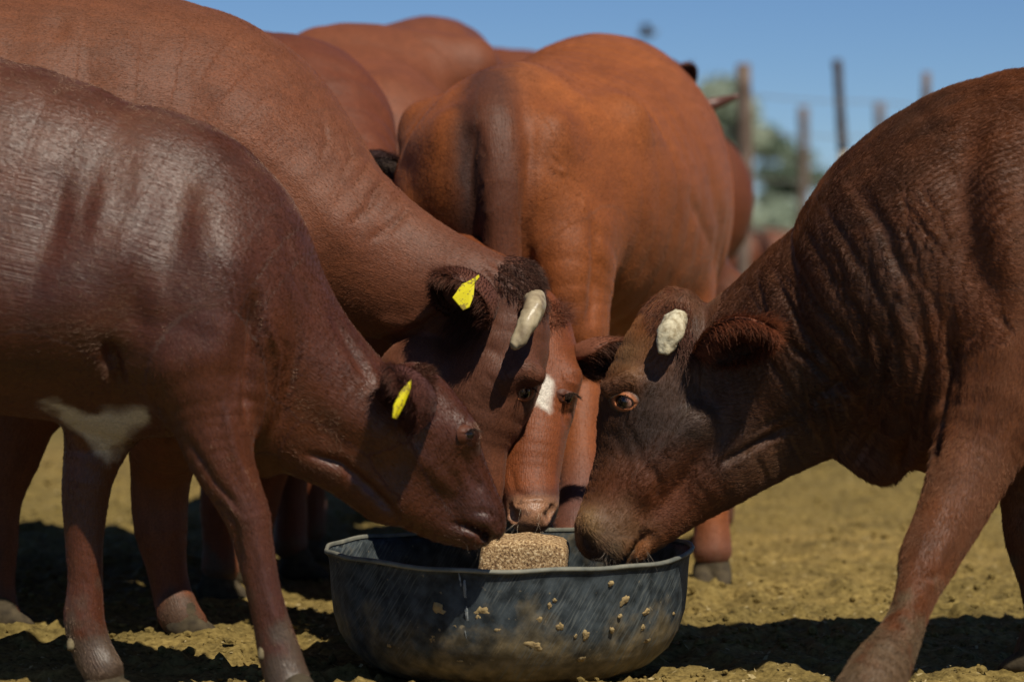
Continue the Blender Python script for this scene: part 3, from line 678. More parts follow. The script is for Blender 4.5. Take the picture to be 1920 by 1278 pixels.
    B.paint(B.mask([(1085, 958), (1110, 962), (1125, 990), (1110, 1005), (1092, 995)], 12, False, 6)*.7, (.26, .15, .06), 1.0); B.paint(B.mask([(1084, 985), (1102, 1005), (1125, 1030), (1150, 1062), (1120, 1062), (1090, 1035)], 10, False, 6)*.8, (.03, .014, .010), 1.0)
    B.paint(B.mask([(1175, 1020), (1215, 1005), (1215, 1048), (1180, 1058)], 12, False)*.9, (.24, .095, .035), 1.0)
    B.paint(B.mask([(1150, 900), (1300, 870), (1290, 960), (1200, 980)], 60, False, 20)*.8, (.15, .040, .012), 1.0)
    B.paint(B.mask([(1160, 600), (1215, 560), (1230, 640), (1190, 720), (1140, 700)], 40, False, 16)*.9, (.20, .070, .020), 1.0)
    B.paint(B.mask([(1140, 690), (1165, 640), (1200, 650), (1190, 700)], 26, False, 10)*.6, (.19, .12, .06))
    B.paint(B.mask([(1410, 850), (1560, 800), (1560, 900), (1380, 960)], 50, False, 20)*.6, (.115, .062, .034))
    B.paint(B.mask([(1780, 380), (2000, 300), (2000, 1000), (1760, 1000), (1800, 640)], 120, False, 40)*.65, (.12, .044, .019))
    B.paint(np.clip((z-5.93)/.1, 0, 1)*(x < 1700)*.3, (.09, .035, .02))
    mudlegs(B, .32, (.20, .15, .09))
    # neck wrinkles, cheek folds, shoulder, facial crest
    B.bump(1690, 430, 70, 190, 9, 15); B.bump(1860, 330, 80, 170, 12, -8); B.bump(1780, 560, 60, 160, -16, 5); B.bump(1850, 600, 60, 110, 16, -10); B.bump(1560, 560, 60, 140, 6, 20)
    for pts, wd, a in [([(1440, 500), (1500, 610), (1560, 690), (1600, 740)], 8, -9), ([(1475, 470), (1530, 570), (1600, 650), (1640, 720)], 9, -10), ([(1505, 430), (1560, 520), (1620, 600), (1680, 700)], 9, -9), ([(1540, 390), (1600, 470), (1650, 560), (1690, 640)], 9, -8), ([(1580, 340), (1640, 420), (1680, 500), (1700, 600)], 8, -7), ([(1395, 540), (1450, 640), (1500, 700)], 7, -5),
                       ([(1655, 420), (1670, 520), (1660, 640), (1650, 760)], 8, -6), ([(1690, 400), (1720, 520), (1710, 660), (1690, 800)], 9, -8), ([(1740, 480), (1752, 600), (1735, 720), (1720, 820)], 9, -8), ([(1600, 560), (1625, 660), (1610, 760), (1580, 850)], 8, -7), ([(1640, 560), (1662, 660), (1655, 760), (1640, 840)], 8, -7), ([(1770, 560), (1790, 660), (1770, 760), (1750, 850)], 11, -12),
                       ([(1430, 660), (1480, 730), (1530, 790)], 7, -6), ([(1395, 830), (1440, 790), (1490, 770), (1500, 760)], 8, -7), ([(1500, 700), (1510, 780), (1545, 860)], 9, -9), ([(1470, 770), (1530, 740), (1600, 730)], 8, -6), ([(1350, 870), (1420, 830), (1485, 805), (1500, 800)], 8, -8), ([(1440, 820), (1450, 850), (1470, 895)], 7, -5), ([(1560, 790), (1570, 830), (1565, 870)], 9, -8), ([(1678, 770), (1684, 830), (1672, 890)], 9, -10),
                       ([(1785, 690), (1800, 650), (1830, 620)], 9, -9), ([(1790, 650), (1796, 720), (1780, 790)], 10, -14), ([(1870, 590), (1885, 610), (1895, 640)], 5, -8), ([(1315, 560), (1322, 600), (1318, 640)], 8, -8), ([(1355, 590), (1375, 640)], 6, -4), ([(1375, 585), (1400, 640)], 6, -4),
                       ([(1205, 880), (1190, 830), (1170, 790)], 10, -6), ([(1215, 870), (1235, 905), (1225, 940)], 9, -8), ([(1230, 840), (1310, 790), (1370, 770)], 16, 6), ([(1140, 790), (1175, 860), (1180, 920)], 12, -5), ([(1200, 960), (1196, 1000), (1210, 1020)], 6, -5), ([(1290, 690), (1310, 720), (1330, 740)], 12, -5), ([(1715, 1075), (1745, 1085), (1770, 1070)], 6, -4), ([(1735, 990), (1720, 1040), (1700, 1090)], 8, 4), ([(1800, 900), (1770, 980), (1750, 1050)], 9, -4), ([(1900, 560), (1870, 700), (1830, 830)], 22, 8)]:
        B.stroke(pts, wd, a*.62)
    r2 = np.random.default_rng(5)
    for i in range(60):
        cx, cy = r2.uniform(1420, 1770), 0; cy = np.interp(cx, [1420, 1760], [580, 360])+r2.uniform(0, 320); L = r2.uniform(50, 130); a = math.radians(r2.uniform(48, 85))
        B.stroke([(cx-L/2*math.cos(a), cy-L/2*math.sin(a)), (cx+r2.uniform(-6, 6), cy), (cx+L/2*math.cos(a+.1), cy+L/2*math.sin(a+.1))], r2.uniform(4, 6.5), -r2.uniform(2, 4.5))
    for pts, wd, a in [([(1693, 760), (1697, 820), (1694, 890)], 9, -16), ([(1640, 600), (1655, 700), (1640, 800), (1600, 870)], 7, -8), ([(1612, 590), (1632, 690), (1615, 780), (1575, 850)], 7, -7), ([(1665, 590), (1690, 690), (1682, 790)], 7, -8), ([(1725, 560), (1735, 660), (1722, 760), (1712, 850)], 8, -9), ([(1768, 600), (1780, 700), (1760, 800), (1748, 870)], 9, -12), ([(1480, 640), (1540, 700), (1600, 745)], 7, -8), ([(1500, 790), (1535, 740), (1600, 700)], 8, -7), ([(1350, 868), (1420, 830), (1490, 790)], 7, -9), ([(1540, 760), (1555, 820), (1560, 865)], 9, -12), ([(1600, 340), (1660, 430), (1700, 520), (1715, 620)], 14, -6), ([(1830, 200), (1800, 330), (1810, 470), (1870, 600)], 34, -12), ([(1880, 300), (1870, 420), (1900, 540)], 30, 8)]: B.stroke(pts, wd, a*1.35)
    B.bump(1108, 975, 24, 26, 5); B.bump(1175, 985, 34, 26, 4); B.bump(1400, 760, 70, 60, 5, -30); B.bump(1130, 700, 30, 30, 3)
    B.finish('body', root)
    coat(B, 350000, .012, .0003, lift=.22, short_left=1260)
    c, n = B.surf(1172, 752); eye(root, c+n*.004, n*.6+np.array([-.25, -.8, 0]), (.25, 0, 1), .0195, 1.2, .85, (.42, .14, .05), lashes=40, skin=(.05, .036, .028), gaze=(-.75, -.62, -.15))
    poll_tuft(B, root, 1262, 598, 36, 1500, .014, (.07, .025, .013), (-.1, -.7, -.7), lift=.3, jitter=.2)
    # horn stub
    c, n = B.surf(1262, 600)
    tube('horn', root, [(P(1268, 600, 5.80), .018, .022), (P(1265, 606, 5.765), .021, .026), (P(1257, 622, 5.745), .021, .026), (P(1249, 646, 5.735), .015, .019), (P(1245, 664, 5.73), .006, .009)], HORNR, n=(1, 0, 0), rough=.011, m=6)
    poll_tuft(B, root, 1255, 580, 44, 2400, .024, (.09, .026, .012), (-.3, -.2, -.8), lift=.25, jitter=.15); poll_tuft(B, root, 1290, 640, 24, 500, .04, (.07, .03, .022), (.1, -.4, -1.), jitter=.2)
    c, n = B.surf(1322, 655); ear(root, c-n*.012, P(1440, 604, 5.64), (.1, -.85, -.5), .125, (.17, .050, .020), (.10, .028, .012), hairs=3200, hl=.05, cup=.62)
    ear(root, P(1300, 690, 6.0), P(1380, 720, 6.14), (.2, .4, -.6), .10, (.10, .035, .02), (.05, .02, .01), hairs=300)
    # chin and lip whiskers
    poll_tuft(B, root, 1200, 1045, 22, 60, .035, (.2, .16, .12), (.3, -.1, -1.), radius=.00016); poll_tuft(B, root, 1130, 1058, 26, 60, .03, (.2, .16, .12), (-.2, -.2, -1.), radius=.00016)
    hoof_pair(root, P(1585, 1360, 5.20)*np.array([1, 1, 0]), math.pi+.1); hoof_pair(root, P(1930, 1262, 5.97)*np.array([1, 1, 0]), math.pi-.3, .9)
    for x_, d in ((2820, 5.62), (2820, 6.02)): hoof_pair(root, P(x_, 1250, d)*np.array([1, 1, 0]), math.pi)
    DOFF = 0.0
    return B
def calf():
    global DOFF
    DOFF = -.17
    root = empty('cow', (-.7, 5.43, 0), 'glossy red brown young cow at the left with white belly patch and narrow yellow tag', 'cow', 'cattle crowding the feed tub')
    B = Beast(.006)
    B.chain(C(765, 760, 55, 5.60, .06), C(705, 790, 86, 5.6, .08), C(637, 737, 102, 5.6, .09), C(560, 690, 130, 5.6, .11), C(490, 635, 158, 5.6, .135), C(430, 575, 182, 5.6, .165), C(370, 525, 218, 5.6, .19), S(275, 208, 270, 790, 5.62, .215), S(170, 185, 170, 765, 5.63, .235), S(0, 118, 0, 745, 5.64, .26), S(-300, 60, -300, 745, 5.65, .28), S(-560, 60, -560, 700, 5.66, .25), S(-700, 100, -700, 600, 5.66, .17), k=.02)
    B.chain(C(915, 985, 34, 5.64, .045), C(900, 968, 48, 5.64, .05), C(880, 935, 54, 5.64, .052), C(850, 890, 66, 5.635, .058), C(818, 838, 80, 5.63, .078), C(795, 782, 74, 5.62, .075), C(772, 735, 56, 5.62, .058), k=.02)
    B.chain(C(850, 800, 30, 5.60, .03), C(872, 812, 24, 5.585, .025), k=.04)
    B.chain(C(880, 1003, 24, 5.64, .034), C(830, 975, 42, 5.64, .042), C(775, 925, 66, 5.63, .055), C(735, 865, 95, 5.625, .07), C(715, 820, 95, 5.62, .07), k=.03)
    B.chain(C(430, 700, 130, 5.6, .13), C(490, 760, 110, 5.6, .09), k=.05)
    B.chain(C(555, 798, 90, 5.6, .07), C(640, 850, 75, 5.6, .06), C(720, 925, 55, 5.61, .04), k=.03)
    B.chain(C(490, 800, 80, 5.6, .06), C(500, 850, 38, 5.6, .035), C(499, 872, 24, 5.6, .025), k=.02)
    B.chain(C(400, 520, 150, 5.6, .20), C(300, 545, 185, 5.62, .245), C(100, 560, 195, 5.63, .27), C(-200, 560, 195, 5.65, .285), k=.10)
    # sternum and belly swell
    B.chain(C(60, 640, 110, 5.62, .12), C(170, 690, 95, 5.62, .11), C(225, 740, 78, 5.62, .09), C(300, 730, 80, 5.62, .10), k=.06)
    B.chain(C(325, 430, 100, 5.56, .05), C(350, 500, 120, 5.53, .06), C(370, 590, 130, 5.49, .08), C(385, 690, 105, 5.46, .085), C(398, 780, 78, 5.455, .07), C(412, 850, 62, 5.45, .058), C(440, 915, 50, 5.45, .05), C(463, 965, 43, 5.45, .046), C(474, 1015, 37, 5.45, .038), C(490, 1090, 33, 5.45, .032), C(507, 1160, 34, 5.45, .032), C(524, 1225, 40, 5.45, .037), C(540, 1278, 42, 5.44, .040), C(552, 1320, 46, 5.42, .042), k=.08)
    B.chain(C(290, 640, 90, 5.80, .08), C(235, 740, 75, 5.81), C(190, 810, 64, 5.68, .055), C(168, 880, 50, 5.66), C(160, 935, 44, 5.66), C(158, 1010, 36, 5.66), C(160, 1090, 33, 5.66), C(158, 1160, 38, 5.66), C(172, 1215, 38, 5.66), C(192, 1255, 38, 5.65), k=.05)
    for d in (5.5, 5.85): B.chain(C(-640, 380, 150, d, .1), C(-620, 600, 110, d, .09), C(-590, 760, 70, d), C(-640, 860, 48, d), C(-650, 950, 42, d), C(-630, 1080, 33, d), C(-620, 1180, 33, d), C(-600, 1250, 38, d), k=.06)
    B.chain(C(938, 990, 9, 5.60, .012), C(944, 975, 7, 5.60, .01), k=.012, sub=True)
    B.chain(C(925, 1015, 7, 5.6, .05), C(885, 990, 6, 5.59, .03), C(850, 985, 4, 5.58, .02), k=.012, sub=True)
    B.build()
    B.base((.082, .023, .010), (.14, .043, .017), 2.5, .3, 2, br=.8)
    x, y, z = pix(B.co)
    B.paint(B.mask([(520, 330), (610, 500), (600, 560), (540, 470), (450, 310)], 60, False, 16)*.3, (.065, .030, .022))
    B.paint(B.mask([(78, 756), (180, 776), (240, 764), (276, 770), (274, 790), (250, 806), (232, 836), (205, 858), (140, 806)], 9, False, 18), (.62, .55, .43))
    B.paint(B.mask([(430, 920), (520, 920), (560, 1200), (500, 1200)], 50, False, 20)*.4, (.075, .035, .032))
    B.paint(B.mask([(840, 920), (960, 920), (960, 1040), (820, 1040)], 40, False, 10)*.35, (.055, .022, .018))
    mudlegs(B, .27, (.17, .13, .085))
    for a in [(250, 440, 40, 120, 12, 12), (335, 420, 36, 120, -9, 8), (420, 480, 60, 130, 12, -20), (150, 520, 60, 150, 6, 20), (60, 480, 45, 140, -5, 15), (230, 580, 45, 90, -9, 0), (400, 640, 70, 60, 13, 0), (470, 600, 24, 90, -13, 10), (320, 690, 50, 50, 9, 0), (560, 640, 50, 120, 8, -30), (520, 700, 20, 70, -7, 8), (190, 400, 26, 80, 8, 10), (110, 400, 26, 90, -6, 5), (640, 780, 60, 40, 6, 30), (450, 700, 26, 70, -8, 15), (210, 670, 30, 26, -9, 0)]: B.bump(*a)
    for pts, wd, a in [([(268, 370), (275, 440), (258, 540), (240, 620)], 24, -9), ([(480, 560), (475, 640), (470, 720), (466, 790)], 11, -18), ([(500, 600), (520, 660), (510, 740), (490, 830)], 9, 7), ([(540, 560), (560, 640), (545, 720), (520, 800)], 9, -6), ([(620, 580), (660, 660), (700, 720)], 10, -5), ([(575, 850), (640, 870), (700, 920), (760, 985)], 9, -10), ([(230, 600), (330, 610), (420, 640)], 20, -7), ([(200, 640), (215, 680), (225, 730)], 12, -13), ([(350, 820), (400, 900), (450, 960)], 9, -6), ([(420, 760), (440, 850), (480, 940)], 10, 6), ([(400, 930), (440, 980), (455, 1060)], 7, -5), ([(690, 640), (720, 700), (730, 760)], 8, -5), ([(480, 1000), (500, 1100), (520, 1180)], 8, 3),
                       ([(870, 850), (880, 890), (905, 920)], 8, -4), ([(840, 950), (860, 920), (850, 880)], 10, -4), ([(760, 830), (810, 880), (850, 920)], 14, 4), ([(890, 960), (915, 958), (935, 970)], 6, -4), ([(905, 985), (912, 1000), (900, 1015)], 5, -5), ([(530, 420), (560, 520), (600, 600)], 10, -5), ([(100, 300), (90, 420), (60, 560)], 20, -5), ([(180, 300), (170, 420), (150, 560), (120, 660)], 26, -4)]: B.stroke(pts, wd*(1.35 if pts[0][0] < 400 and pts[0][1] < 620 else 1), a*(.55 if pts[0][0] < 400 and pts[0][1] < 620 else 1.15))
    B.finish('body', root, COATG)
    coat(B, 330000, .0085, .00027, lift=.12, jitter=.06, bright=1.2, mat=HAIRG)
    c, n = B.surf(884, 813); eye(root, c-n*.003, np.array([.8, -.6, .1]), (0, 0, 1), .0150, 1.15, .75, (.06, .02, .012), lashes=30, skin=(.085, .024, .009))
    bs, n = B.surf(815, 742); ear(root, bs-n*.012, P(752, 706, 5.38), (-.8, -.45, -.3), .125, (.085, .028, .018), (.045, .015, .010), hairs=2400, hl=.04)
    ear(root, P(790, 760, 5.70), P(780, 790, 5.86), (.3, .5, .1), .10, (.08, .03, .02), (.04, .015, .01), hairs=200)
    dewclaw(root, 492, 1222, 5.43, 9); dewclaw(root, 134, 1206, 5.64, 9)
    T = [P(771, 711, 5.36), P(769, 730, 5.36), P(757, 760, 5.355), P(743, 785, 5.35), P(736, 783, 5.34), P(738, 760, 5.34), P(752, 732, 5.35)]
    eartag(root, T, .0018, (.75, -.6, .2))
    poll_tuft(B, root, 785, 712, 30, 900, .014, (.05, .018, .010), (.5, -.3, .1), lift=.15, jitter=.15)
    poll_tuft(B, root, 890, 1018, 22, 16, .02, (.15, .12, .09), (.1, -.2, -1.), radius=.00015)
    hoof_pair(root, P(575, 1320, 5.42)*np.array([1, 1, 0]), .15, .9); hoof_pair(root, P(208, 1285, 5.66)*np.array([1, 1, 0]), .2, .9)
    for d in (5.5, 5.85): hoof_pair(root, P(-580, 1260, d)*np.array([1, 1, 0]), 0, .9)
    DOFF = 0.0
    return B
def big_left():
    root = empty('cow', (-.8, 6.3, 0), 'large brown cow with broad yellow ear tag and smooth pale horn, behind the young cow', 'cow', 'cattle crowding the feed tub')
    B = Beast(.0062)
    B.chain(C(930, 560, 76, 6.05, .075), C(870, 550, 96, 6.06, .085), C(790, 533, 118, 6.09, .10), C(692, 490, 140, 6.12, .12), C(570, 426, 180, 6.17, .19), C(435, 350, 255, 6.24, .26), C(320, 330, 322, 6.3, .32), C(100, 345, 375, 6.32, .41), C(-200, 345, 380, 6.33, .43), C(-520, 325, 375, 6.36, .41), C(-820, 280, 330, 6.4, .30), C(-960, 240, 250, 6.4, .2), k=.02)
    B.chain(C(888, 955, 50, 6.02, .055), C(882, 900, 65, 6.02, .062), C(885, 825, 71, 6.03, .075), C(912, 742, 90, 6.04, .10), C(942, 655, 88, 6.05, .10), C(965, 570, 62, 6.06, .08), C(968, 530, 48, 6.06, .06), k=.02)
    B.chain(C(860, 960, 34, 6.02, .04), C(840, 890, 60, 6.03, .05), C(815, 800, 90, 6.04, .075), C(795, 720, 92, 6.05, .085), k=.03)
    B.chain(C(930, 712, 20, 5.955, .02), C(975, 694, 20, 5.95, .02), C(1005, 704, 18, 5.96, .02), k=.04)
    B.chain(C(480, 480, 150, 6.2, .24), C(400, 560, 150, 6.2, .26), k=.08)
    B.chain(C(400, 300, 150, 6.12, .14), C(400, 560, 170, 6.12, .16), C(345, 730, 115, 6.14, .10), C(308, 850, 66, 6.34), C(300, 930, 54, 6.38), C(302, 990, 50, 6.38), C(312, 1060, 38, 6.38), C(322, 1110, 37, 6.38), C(335, 1150, 40, 6.36), C(350, 1170, 38, 6.36), k=.06)
    B.chain(C(200, 620, 140, 6.5, .1), C(60, 740, 80, 6.5), C(15, 850, 62, 6.5), C(-5, 940, 46, 6.5), C(-8, 1020, 42, 6.5), C(-8, 1100, 36, 6.5), C(0, 1160, 40, 6.5), k=.06)
    for d in (6.15, 6.6): B.chain(C(-900, 420, 190, d, .13), C(-880, 640, 130, d, .11), C(-840, 780, 76, d), C(-900, 870, 52, d), C(-900, 960, 46, d), C(-880, 1060, 35, d), C(-870, 1140, 40, d), k=.06)
    B.build()
    B.base((.125, .042, .020), (.165, .060, .030), 2.5, .25, 3, br=1.28)
    B.paint(B.mask([(720, 640), (860, 480), (1040, 440), (1060, 720), (960, 850), (880, 960), (780, 950)], 90, False, 30)*.7, (.085, .033, .020))
    B.paint(B.mask([(0, 0), (400, 0), (300, 120), (0, 130)], 160, False, 40)*.4, (.13, .052, .02))
    B.paint(B.mask([(600, 240), (700, 330), (830, 440), (800, 480), (690, 400), (590, 300)], 50, False, 20)*.35, (.09, .05, .038))
    B.paint(B.mask([(960, 500), (1040, 520), (1040, 600), (980, 560)], 30, False, 10)*.5, (.05, .024, .018))
    mudlegs(B, .16, (.10, .075, .05))
    for a in [(160, 150, 60, 40, -9, 0), (110, 50, 22, 22, -7, 0), (430, 200, 120, 60, 8, 20), (300, 120, 100, 60, 8, 0), (800, 700, 70, 70, 6, 0), (640, 440, 60, 60, 7, 0)]: B.bump(*a)
    for pts, wd, a in [([(640, 330), (660, 290), (650, 260)], 5, -3), ([(660, 350), (690, 310), (690, 300)], 5, -3), ([(690, 370), (715, 340), (722, 330)], 5, -3.5), ([(720, 400), (745, 370), (752, 362)], 5, -3), ([(600, 300), (615, 260), (610, 230)], 5, -4), ([(655, 420), (690, 390), (715, 345)], 7, -5), ([(690, 450), (740, 420), (770, 385)], 8, -5), ([(560, 120), (600, 220), (650, 320), (720, 400)], 30, -5), ([(250, 60), (330, 140), (420, 230)], 40, -8), ([(690, 640), (740, 632), (790, 612), (840, 580)], 8, -14), ([(700, 600), (760, 610), (810, 590)], 14, 6), ([(900, 500), (925, 530), (935, 560)], 7, -5), ([(920, 490), (960, 510), (985, 530)], 6, -6),
                       ([(880, 640), (930, 660), (960, 690)], 10, -4), ([(900, 700), (930, 720), (950, 760)], 9, -4), ([(840, 640), (820, 720), (850, 800)], 16, -4), ([(430, 250), (560, 330), (650, 450)], 26, 5)]: B.stroke(pts, wd, a)
    B.finish('body', root)
    coat(B, 300000, .0085, .00026, lift=.12, jitter=.06)
    c, n = B.surf(984, 736); eye(root, c, n*.6+np.array([.45, -.6, 0]), (0, 0, 1), .020, 1.2, .85, (.34, .11, .04), lashes=50, skin=(.07, .026, .016), gaze=(.75, -.6, -.1))
    tube('horn', root, [(P(1003, 562, 5.975), .020, .020), (P(1004, 564, 5.94), .023, .022), (P(1001, 580, 5.905), .025, .023), (P(991, 603, 5.885), .024, .021), (P(977, 630, 5.87), .019, .017), (P(966, 648, 5.865), .012, .012), (P(962, 654, 5.863), .005, .005)], HORN, n=(1, 0, 0), rough=.006, m=6, ridges=.015)
    poll_tuft(B, root, 975, 520, 48, 2600, .015, (.045, .018, .012), (.4, -.2, -.3), lift=.2, jitter=.15); poll_tuft(B, root, 880, 600, 34, 1400, .045, (.075, .028, .018), (-.7, -.5, -.8), lift=.1, jitter=.15)
    poll_tuft(B, root, 1000, 572, 30, 1200, .012, (.06, .022, .013), (.1, -.7, -.7), lift=.3, jitter=.2)
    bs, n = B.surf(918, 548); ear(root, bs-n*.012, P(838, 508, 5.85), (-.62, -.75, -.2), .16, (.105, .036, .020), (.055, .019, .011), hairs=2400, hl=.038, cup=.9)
    ear(root, P(960, 590, 6.16), P(980, 610, 6.3), (.3, .3, .1), .10, (.08, .03, .02), (.04, .015, .01), hairs=100)
    eartag(root, [P(898, 514, 5.80), P(890, 520, 5.80), P(872, 530, 5.80), P(866, 532, 5.80), P(848, 558, 5.795), P(868, 582, 5.79), P(880, 576, 5.79), P(888, 556, 5.795), P(890, 532, 5.80), P(899, 519, 5.80)], .002, (.1, -1, .25))
    hoof_pair(root, P(358, 1185, 6.36)*np.array([1, 1, 0]), .1, .9); hoof_pair(root, P(10, 1180, 6.5)*np.array([1, 1, 0]), .1)
    for d in (6.15, 6.6): hoof_pair(root, P(-860, 1200, d)*np.array([1, 1, 0]), 0)
    return B
def face_cow():
    root = empty('cow', (-.6, 7.1, 0), 'red cow facing the camera, white patch on its forehead and pinkish tan nose', 'cow', 'cattle crowding the feed tub')
    B = Beast(.0052)
    X = (1, 0, 0)
    def H(px, py, d, r, w): return (P(px, py, d), r, w)
    B.chain(H(995, 965, 5.99, .040, .050), H(997, 945, 6.02, .052, .058), H(992, 900, 6.06, .060, .066), H(998, 840, 6.10, .075, .071), H(1003, 790, 6.14, .086, .077), H(1008, 740, 6.17, .092, .088), H(1008, 680, 6.20, .094, .091), H(1006, 620, 6.23, .078, .076), H(1002, 582, 6.25, .055, .055), n=X, k=.02)
    B.chain(H(997, 975, 6.06, .032, .040), H(995, 900, 6.14, .05, .042), H(1000, 810, 6.22, .07, .055), H(1000, 720, 6.28, .08, .06), n=X, k=.03)
    # brow bulges with eye sockets on the sides
    for s in (-1, 1): B.chain((P(1008+s*54, 726, 6.12), .020, .020), (P(1008+s*62, 706, 6.13), .022, .022), k=.04)
    B.chain(H(1000, 640, 6.30, .09, .08), (P(900, 560, 6.5), .12, .10), (P(780, 500, 6.75), .16, .13), (P(640, 470, 6.95), .21, .17), (P(500, 470, 7.05), .27, .22), (P(300, 480, 7.1), .31, .28), (P(0, 470, 7.12), .33, .30), (P(-250, 460, 7.12), .30, .27), (P(-400, 440, 7.12), .2, .2), n=(0, 1, 0), k=.04)
    for d, xo in ((6.98, 0), (7.25, 60)):
        B.chain(C(500+xo, 600, 130, d, .1), C(460+xo, 760, 80, d), C(430+xo, 880, 52, d), C(418+xo, 950, 44, d), C(414+xo, 1010, 34, d), C(414+xo, 1060, 36, d), k=.06)
        B.chain(C(-300+xo, 560, 150, d, .1), C(-290+xo, 760, 80, d), C(-330+xo, 860, 50, d), C(-320+xo, 960, 38, d), C(-315+xo, 1050, 36, d), k=.06)
    for s in (-1, 1): B.chain((P(997+s*28, 964, 5.962), .009, .009), (P(997+s*36, 968, 5.970), .015, .012), (P(997+s*42, 954, 5.985), .013, .010), k=.006, sub=True)
    B.build()
    B.base((.15, .042, .014), (.19, .056, .018), 3, .22, 4, br=1.1)
    B.paint(B.mask([(1032, 704), (1037, 714), (1030, 736), (1033, 770), (1012, 756), (985, 766), (955, 775), (980, 735), (1012, 700)], 6, False, 16), (.62, .56, .48))
    nose = B.mask([(945, 940), (970, 930), (1030, 930), (1052, 935), (1050, 1000), (945, 1005)], 8, False, 4)
    B.paint(B.mask([(935, 922), (1055, 915), (1055, 940), (1035, 945), (970, 945), (940, 945)], 12, False, 5)*.7, (.055, .026, .022))
    B.paint(nose, (.28, .135, .072)); B.gloss += nose*.55
    sp = np.clip(fbm(B.co*150, 2, 8)*3-.4, 0, 1)*nose; B.paint(sp*.7, (.12, .06, .04))
    mudlegs(B, .2, (.18, .14, .09))
    for pts, wd, a in [([(958, 880), (965, 920), (990, 930)], 6, -3), ([(1050, 745), (1058, 770), (1062, 800)], 6, -4), ([(1055, 700), (1065, 715), (1085, 722)], 5, 4), ([(1045, 770), (1060, 776), (1075, 772)], 4, -4), ([(1065, 800), (1055, 860), (1048, 910)], 7, -3)]: B.stroke(pts, wd, a)
    for pts, wd, a in [([(970, 940), (1000, 936), (1030, 938)], 5, 4), ([(950, 978), (958, 962), (962, 950)], 4, 4)]: B.stroke(pts, wd, a)
    # skin pebbling of the nose
    B.co += B.no*(nose*np.abs(vnoise(B.co*330, 5))*-.0012)[:, None]
    B.finish('body', root)
    coat(B, 90000, .008, .00028, lift=.15)
    c, n = B.surf(1068, 745); eye(root, c-n*.003, n*.5+np.array([.6, -.5, -.1]), (.1, 0, 1), .0175, 1.2, .75, (.10, .035, .02), lashes=90)
    c = P(942, 742, 6.115); eye(root, c, (-.85, -.55, 0), (-.1, 0, 1), .0195, 1.2, .75, (.10, .035, .02))
    ear(root, P(1078, 655, 6.20), P(1192, 655, 6.20), (.1, -.75, -.75), .105, (.15, .050, .024), (.055, .022, .014), hairs=1600, hl=.038, cup=.95)
    ear(root, P(938, 655, 6.20), P(830, 650, 6.25), (-.1, -.75, -.75), .105, (.15, .05, .024), (.055, .022, .014), hairs=100)
    poll_tuft(B, root, 1040, 590, 26, 700, .022, (.12, .038, .02), (.2, -.2, -.3)); poll_tuft(B, root, 1000, 985, 40, 60, .03, (.4, .33, .25), (0, -.5, -.6), radius=.0002)
    hoof_pair(root, P(418, 1085, 6.98)*np.array([1, 1, 0]), -.6); hoof_pair(root, P(480, 1085, 7.25)*np.array([1, 1, 0]), -.4)
    for d, xo in ((6.98, 0), (7.25, 60)): hoof_pair(root, P(-310+xo, 1085, d)*np.array([1, 1, 0]), 0)
    return B
